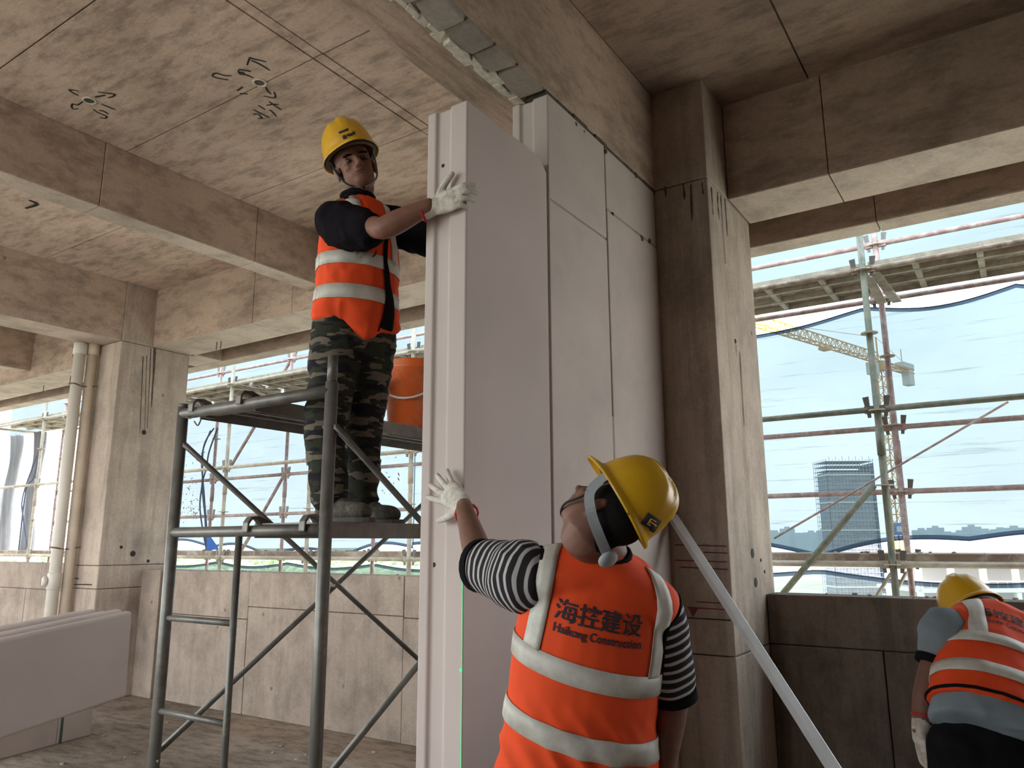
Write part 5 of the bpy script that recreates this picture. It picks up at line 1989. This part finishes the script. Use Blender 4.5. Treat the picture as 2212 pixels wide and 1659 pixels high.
# ---------------------------------------------------------------- worker on the frame scaffold
def worker_scaffold():
    zp = PLANK_TOP
    root = empty('person', (-2.28, 2.25, zp), 'person in orange vest and dark camouflage trousers standing on the scaffold plank', 'person')
    YB = 2.24
    pel = at(768, 715, y=YB)
    waist = at(772, 640, y=YB)
    chest = at(776, 540, y=YB)
    shl = at(776, 462, y=YB)
    neck = at(773, 425, y=YB - .005)
    fwd = V((.985, -.17, 0)).normalized()
    upb = V((0, 0, 1))
    lat = V((-fwd.y, fwd.x, 0)) * -1          # person's right side
    SR = at(728, 478, y=YB - .14)
    SLft = shl - lat * .165 + fwd * .02 - upb * .01
    ER = at(828, 494, y=2.02)
    WR = at(930, 444, y=2.092)
    EL = V((-1.985, 2.46, shl.z - .14))
    WL = V((-1.868, 2.44, shl.z - .02))
    # head
    f, l, u = basis(V((.74, -.66, -.02)), V((0, 0, .93)) - cam_r * .38)
    hc = at(767, 362, y=YB - .02)
    rim = hc + u * .060 - f * .004
    mb = MB()
    head_parts(mb, hc, f, u, 1.08)
    limb(mb, [hc - u * .04 - f * .022, hc - u * .09 - f * .024, neck, shl], [.056, .056, .062, .075], n=16)
    limb(mb, [pel, waist, chest, shl], [(.15, .10), (.145, .10), (.16, .11), (.14, .08)], ref=lat)
    limb(mb, [SR, SR.lerp(ER, .5), ER], [.052, .046, .042])
    limb(mb, [ER, ER.lerp(WR, .3), WR], [.043, .046, .031])
    limb(mb, [SLft, SLft.lerp(EL, .5), EL], [.052, .046, .042])
    limb(mb, [EL, EL.lerp(WL, .3), WL], [.043, .045, .031])
    # legs: toes towards the panel
    hR, hL = pel + lat * .085, pel - lat * .085
    heelR, toeR = at(683, 1122, y=2.12), at(776, 1122, y=2.15)
    heelL, toeL = at(757, 1122, y=2.40), at(846, 1122, y=2.42)
    for p in (heelR, toeR, heelL, toeL):
        p.z = zp
    for a, b in ((heelR, toeR), (heelL, toeL)):
        b.xy = (a.xy + (b.xy - a.xy).normalized() * .275)
    kR, kL = at(704, 925, y=2.12), at(782, 925, y=2.33)
    aR, aL = heelR + (toeR - heelR) * .22 + V((0, 0, .10)), heelL + (toeL - heelL) * .22 + V((0, 0, .10))
    for h_, k_, a_ in ((hR, kR, aR), (hL, kL, aL)):
        limb(mb, [h_, k_, a_], [.085, .055, .037])
    # right hand laid over the panel end, fingers hooked round its corner
    fwR, pnR = V((1, .02, .10)), V((0, 1, 0))
    wR = V((-1.742, 2.108, WR.z + .0))
    curlR = [(.05, .55, .55), (.05, .75, .55), (.05, .85, .6), (.10, .85, .6)]
    hand_parts(mb, wR, fwR, pnR, 1 if fwR.cross(pnR).z > 0 else -1, curlR, thumb_pose=(1.0, .0))
    fwL, pnL = V((0, .25, 1)), V((1, 0, 0))
    hand_parts(mb, WL, fwL, pnL, 1, [(.05, .05, .05)] * 4)
    me = fuse('body', mb, .0058, 3)
    # eye sockets and mouth crease
    ns = [v.normal.copy() for v in me.vertices]
    s_ = 1.08
    dents = [(hc - u * .001 * s_ + f * .080 * s_ + l * sg * .031 * s_, .016, -.009) for sg in (-1, 1)]
    for v, n in zip(me.vertices, ns):
        for c_, r_, a_ in dents:
            d2 = (v.co - c_).length_squared
            if d2 < .004:
                v.co += n * a_ * math.exp(-d2 / (r_ * r_))
    me.update()
    link('body', me, M['skin'], root, smooth=True)
    face_details(root, hc, f, l, u, s_)
    mb = MB()
    ball(mb, hc + u * .026 - f * .022, f * .092, l * .082, u * .085)
    ball(mb, hc - u * .013 - f * .054, f * .048, l * .061, u * .054)
    link('hair', fuse('hair', mb, .006, 2), M['hair'], root, smooth=True)
    # ---- shirt
    mb = MB()
    limb(mb, [pel, waist, chest, shl], [(.165, .12), (.165, .122), (.17, .125), (.13, .085)], ref=lat, n=24)
    limb(mb, [shl, neck - upb * .012], [(.09, .068), (.070, .066)], ref=lat)
    slR, slL = SR.lerp(ER, .72), SLft.lerp(EL, .85)
    limb(mb, [shl.lerp(SR, .55), SR + V((0, 0, -.012)), SR.lerp(ER, .45) + V((0, 0, -.02)), slR + V((0, 0, -.008))], [.075, .096, .090, .072], n=20)
    limb(mb, [shl.lerp(SLft, .55), SLft, SLft.lerp(EL, .5), slL], [.07, .090, .080, .072], n=20)
    me = fuse('t_shirt', mb, .0075, 5)
    wrinkle(me, .011, 8, seed=7)
    ts = link('t_shirt', me, M['black_shirt'], root, smooth=True)
    a = V((1, 0, 0)); b = V((0, 1, 0))
    MB().path([neck - upb * .004 + (a * math.cos(k * .3142) + b * math.sin(k * .3142)) * .071 for k in range(20)], .008, 8, closed=True).build('collar', M['trim'], ts, smooth=True)
    # ---- vest
    hem = pel + upb * .005
    mb = MB()
    limb(mb, [hem, waist, chest, shl, shl.lerp(neck, .4)], [(.195, .150), (.186, .146), (.180, .146), (.145, .106), (.084, .078)], ref=lat, n=28, capk=.1)
    limb(mb, [SR.lerp(shl, .42) + upb * .0, shl + upb * .008, SLft.lerp(shl, .35)], [(.078, .060), (.095, .076), (.078, .060)], ref=fwd, n=18)
    me = fuse('safety_vest', mb, .008, 5)
    ns = [v.normal.copy() for v in me.vertices]
    for v, n in zip(me.vertices, ns):
        h = (v.co - hem).dot(upb)
        an = math.atan2((v.co - pel).dot(lat), (v.co - pel).dot(fwd))
        k = max(0, 1 - h / .14)
        # hem hangs lower at the open front and at the back, higher over the hip
        v.co += V((0, 0, -1)) * k * (.032 * math.cos(2 * an - .4) + .012)
        v.co += n * (.007 * (.5 - abs(noise.noise(V((an * 3, h * 14, 1)))) * 1.5) + .012 * k * math.sin(an * 5))
    me.update()
    vest, bv = vest_fit('safety_vest', me, root)
    ax = lambda h: pel.lerp(shl, (h) / (shl.z - pel.z))
    z_ = lambda px, py: at(px, py, y=YB - .14).z - pel.z
    for (y1, y0) in ((645, 615), (572, 545)):
        ring_band(bv, ax(z_(740, y1)), ax(z_(740, y0)), lat, fwd, M['strip'], vest)
    # shoulder strips front and back on both sides
    for sg in (1, -1):
        for fb in (1, -1):
            rows = []
            for j in range(16):
                t = j / 15
                h = (z_(740, 560) + (shl.z - pel.z + .05 - z_(740, 560)) * t)
                c_ = ax(min(h, shl.z - pel.z)) + V((0, 0, max(0, h - (shl.z - pel.z))))
                off = lat * sg * (.098 - .012 * t)
                dd = (fwd * fb * math.cos(1.25 * max(0, t - .55) / .45) + V((0, 0, 1)) * math.sin(1.25 * max(0, t - .55) / .45)).normalized()
                rows.append([(c_ + off + lat * (i - 1.5) * .016 + dd * .5, -dd) for i in range(4)])
            wrap_grid('shoulder_strip', bv, rows, M['strip'], vest)
    # open front edge: dark lining seen between the two halves
    rows = []
    for j in range(24):
        h = -.03 + (shl.z - pel.z - .03) * j / 23
        c_ = ax(max(0, h)) + V((0, 0, min(0, h)))
        w_ = .040 - .030 * min(1, j / 14)
        rows.append([(c_ + lat * (w_ * k - .045 - .02 * math.sin(j * .3)) + fwd * .5, -fwd) for k in (-1, -.4, .3, 1)])
    wrap_grid('front_opening', bv, rows, M['trim'], vest, .008)
    armhole(vest, bv, bvh_of(ts.data), ((SR, ER), (SLft, EL)))
    # little dark hook clipped to the chest
    q = at(806, 545, y=YB - .2)
    h_ = bv.ray_cast(q - ray(806, 545).normalized() * .3, ray(806, 545).normalized())
    if h_[0]:
        q = h_[0] - ray(806, 545).normalized() * .006
        MB().path([q + V((.016 * math.cos(t), 0, .018 * math.sin(t))) for t in [math.radians(k) for k in range(150, 400, 25)]], .0035, 6).build('clip', M['print'], vest, smooth=True)
    # ---- trousers
    mb = MB()
    limb(mb, [pel + upb * .04, pel - upb * .07], [(.160, .115), (.168, .122)], ref=lat, n=20)
    for h_, k_, a_ in ((hR, kR, aR), (hL, kL, aL)):
        limb(mb, [h_, h_.lerp(k_, .5), k_, k_.lerp(a_, .55), a_ + V((0, 0, -.01))], [.108, .098, .083, .076, .068], n=20)
    me = fuse('trousers', mb, .0085, 4)
    wrinkle(me, .011, 7, (1, 1, 2.0), seed=1)
    link('trousers', me, M['camo'], root, smooth=True)
    shoe(root, heelR, toeR)
    shoe(root, heelL, toeL)
    # ---- gloves
    glove(root, wR, fwR, pnR, 1 if fwR.cross(pnR).z > 0 else -1, curlR, wR - ER, thumb_pose=(1.0, .0))
    glove(root, WL, fwL, pnL, 1, [(.05, .05, .05)] * 4, WL - EL)
    # ---- helmet
    o, P, (hf, hl, hu), hme = helmet(root, rim, f, u, 1.07)
    hb = bvh_of(hme)
    for (cx_, cy_, w_, h2, an) in ((742, 283, 11, 2.0, -22), (744, 296, 4, 4, -20), (755, 291, 6, 2.5, -10), (764, 287, 3, 3, 0)):
        rows = []
        for j in range(3):
            row = []
            for i in range(4):
                x_, y_ = w_ * (i / 1.5 - 1), h2 * (j - 1)
                a_ = math.radians(an)
                v_ = ray(cx_ + x_ * math.cos(a_) - y_ * math.sin(a_), cy_ + x_ * math.sin(a_) + y_ * math.cos(a_)).normalized()
                row.append((CAM + v_ * 2.4, v_))
            rows.append(row)
        wrap_grid('badge', hb, rows, M['print'], o, .0015)
    for sg in (-1, 1):
        ch = [rim + l * sg * .100 + f * .02, hc + l * sg * .086 + f * .024 - u * .03, hc + l * sg * .060 + f * .048 - u * .092, hc + f * .058 - u * .122]
        MB().path(smooth_curve(ch, 5), .0045, 6).build('chin_strap', M['strap'] if sg > 0 else M['strap_dark'], root, smooth=True)
    return root


worker_scaffold()


# ---------------------------------------------------------------- bending worker by the dark parapet
def worker_bending():
    hipc = at(2142, 1640, d=2.46)
    root = empty('person', (hipc.x, hipc.y, 0), 'person bending over in a blue-grey shirt and orange vest before the dark parapet', 'person')
    waist = at(2150, 1530, d=2.52)
    chest = at(2148, 1420, d=2.68)
    shl = at(2140, 1352, d=2.78)
    neck = at(2128, 1316, d=2.86)
    SL, SR = at(2042, 1362, d=2.72), at(2250, 1400, d=2.70)
    lat = (SR - SL).normalized()
    upb = (shl - hipc).normalized()
    lat = (lat - upb * lat.dot(upb)).normalized()
    fwd = upb.cross(lat).normalized()
    if fwd.dot(cam_d) < 0:
        fwd = -fwd
    EL, WL = at(2004, 1480, d=2.66), at(1990, 1585, d=2.60)
    ER = at(2270, 1520, d=2.72); WR = at(2255, 1590, d=2.9)
    f, l, u = basis(V((cam_d.x, cam_d.y, 0)).normalized() * .75 + cam_r * .50 - V((0, 0, .55)), V((0, 0, 1)) + cam_d * .55 - cam_r * .32)
    rim = at(2100, 1320, d=2.94)
    hc = rim - u * .056
    mb = MB()
    head_parts(mb, hc, f, u, .95)
    limb(mb, [hc - u * .03 - f * .02, hc - u * .075 - f * .03, neck, shl], [.056, .056, .062, .07], n=16)
    limb(mb, [hipc, waist, chest, shl], [(.145, .10), (.14, .095), (.155, .10), (.13, .075)], ref=lat)
    limb(mb, [SL, SL.lerp(EL, .5), EL], [.05, .046, .042])
    limb(mb, [EL, EL.lerp(WL, .35), WL], [.042, .043, .030])
    limb(mb, [SR, SR.lerp(ER, .5), ER], [.05, .046, .042])
    limb(mb, [ER, ER.lerp(WR, .35), WR], [.042, .043, .030])
    hg = V((lat.x, lat.y, 0)).normalized()
    fg = V((fwd.x, fwd.y, 0)).normalized()
    ft = [V((hipc.x, hipc.y, 0)) + hg * s * .13 + fg * .04 for s in (-1, 1)]
    hips = [hipc + lat * s * .085 for s in (-1, 1)]
    for hp, fo in zip(hips, ft):
        limb(mb, [hp, hp.lerp(fo, .5) + fg * .03, fo + V((0, 0, .1))], [.085, .056, .038])
    fwH, pnH = V((.02, .05, -1)), V((.9, .3, 0))
    cL = [(.35, .45, .35), (.4, .5, .35), (.45, .5, .4), (.5, .5, .4)]
    hand_parts(mb, WL, fwH, pnH, 1, cL)
    hand_parts(mb, WR, V((0, .3, -1)), -lat, 1, cL)
    link('body', fuse('body', mb, .0065, 3), M['skin2'], root, smooth=True)
    mb = MB()
    ball(mb, hc + u * .022 - f * .018, f * .086, l * .076, u * .078)
    ball(mb, hc - u * .030 - f * .045, f * .052, l * .064, u * .070)
    link('hair', fuse('hair', mb, .006, 2), M['hair'], root, smooth=True)
    # shirt hangs out below the vest
    mb = MB()
    limb(mb, [waist - upb * .10, waist, chest, shl], [(.200, .146), (.186, .136), (.170, .12), (.125, .08)], ref=lat, n=24, capk=.1)
    limb(mb, [shl, shl.lerp(neck, .4)], [(.08, .06), (.06, .056)], ref=lat)
    sL, sR = SL.lerp(EL, .40), SR.lerp(ER, .5)
    limb(mb, [shl.lerp(SL, .6), SL, SL.lerp(EL, .2), sL], [.06, .084, .080, .070], n=20)
    limb(mb, [shl.lerp(SR, .6), SR, SR.lerp(ER, .3), sR], [.06, .088, .080, .070], n=20)
    me = fuse('t_shirt', mb, .0075, 5)
    wrinkle(me, .008, 8, seed=4)
    ts = link('t_shirt', me, M['grey_shirt'], root, smooth=True)
    for s0, e0 in ((SL, sL), (SR, sR)):
        t = (e0 - s0).normalized()
        limb(MB(), [e0], [.01]) if False else None
        mb = MB()
        limb(mb, [e0 + t * .028, e0 + t * .052], [.066, .063], n=20, cap=False)
        mb.build('sleeve_hem', M['trim'], ts, smooth=True)
    # vest
    mb = MB()
    hem = waist - upb * .035
    limb(mb, [hem, waist + upb * .05, chest, shl, shl.lerp(neck, .4)], [(.212, .155), (.196, .146), (.186, .142), (.150, .105), (.08, .076)], ref=lat, n=28, capk=.1)
    limb(mb, [SL.lerp(shl, .2), shl + upb * .01, SR.lerp(shl, .2)], [(.090, .066), (.10, .080), (.090, .066)], ref=fwd, n=18)
    me = fuse('safety_vest', mb, .008, 5)
    wrinkle(me, .007, 8, (1, 1, 1), seed=9)
    vest, bv = vest_fit('safety_vest', me, root)
    ax = lambda t: hem.lerp(shl, t)
    L = (shl - hem).length
    hh = lambda px, py: (at(px, py, d=2.58) - hem).dot(upb) / L

    def px_band(name, pts, w_, mat, off=.0035):
        """ribbon laid over the back along a run of photo points"""
        pts2 = smooth_curve([V((a, b, 0)) for a, b in pts], 6)
        rows = []
        for i, p in enumerate(pts2):
            t = (pts2[min(i + 1, len(pts2) - 1)] - pts2[max(i - 1, 0)]).normalized()
            nn = V((-t.y, t.x, 0))
            row = []
            for k in (-1, -.33, .33, 1):
                q = p + nn * w_ * k
                v_ = ray(q.x, q.y).normalized()
                row.append((CAM + v_ * 1.6, v_))
            rows.append(row)
        wrap_grid(name, bv, rows, mat, vest, off)
    ring_band(bv, ax(.16), ax(.28), lat, fwd, M['strip'], vest)
    ring_band(bv, ax(.50), ax(.62), lat, fwd, M['strip'], vest)
    ring_band(bv, ax(-.015), ax(.012), lat, fwd, M['trim'], vest, name='hem_trim', rows_n=2)
    back = -fwd
    for sg in (-1, 1):
        rows = []
        for j in range(18):
            t = j / 17
            c_ = ax(.56 + .44 * t) + lat * sg * (.108 - .01 * t)
            an = 1.2 * max(0, t - .6) / .4
            dd = (back * math.cos(an) + upb * math.sin(an)).normalized()
            rows.append([(c_ + lat * (i - 1.5) * .017 + dd * .5, -dd) for i in range(4)])
        wrap_grid('shoulder_strip', bv, rows, M['strip'], vest)
    armhole(vest, bv, bvh_of(ts.data), ((SL, EL), (SR, ER)))
    C = ax(.86)
    lettering(bv, C, lat, upb, back, .054, vest, .0006)
    text_patch('lettering', 'Haikong Construction', .026, bv, C - upb * .034, lat, upb, back, M['print'], vest, bold=.0005, width=.21)
    # trousers and shoes
    mb = MB()
    limb(mb, [hipc + upb * .15, hipc + upb * .05, hipc - V((0, 0, .06))], [(.160, .118), (.17, .128), (.175, .135)], ref=lat, n=20)
    for hp, fo in zip(hips, ft):
        limb(mb, [hp, hp.lerp(fo, .5) + fg * .03, fo + V((0, 0, .05))], [.110, .086, .070], n=18)
    me = fuse('trousers', mb, .009, 4)
    wrinkle(me, .008, 7, seed=12)
    link('trousers', me, M['black_pants'], root, smooth=True)
    for fo in ft:
        shoe(root, fo - fg * .09, fo + fg * .17)
    glove(root, WL, fwH, pnH, 1, cL, WL - EL)
    o, P, _, hme = helmet(root, rim, f, u, .96)
    strap_pts = [rim + l * .09 + f * .03 - u * .01, hc - u * .01 + l * .088, hc - u * .04 - f * .05 + l * .07, hc - u * .045 - f * .098, hc - u * .04 - f * .05 - l * .07, hc - u * .01 - l * .088]
    mb = MB()
    P_ = smooth_curve(strap_pts, 5)
    for i in range(len(P_) - 1):
        mb.bar(P_[i], P_[i + 1] + (P_[i + 1] - P_[i]) * .1, .004, .022, up=u)
    mb.build('nape_strap', M['strap_dark'], root)
    return root


worker_bending()
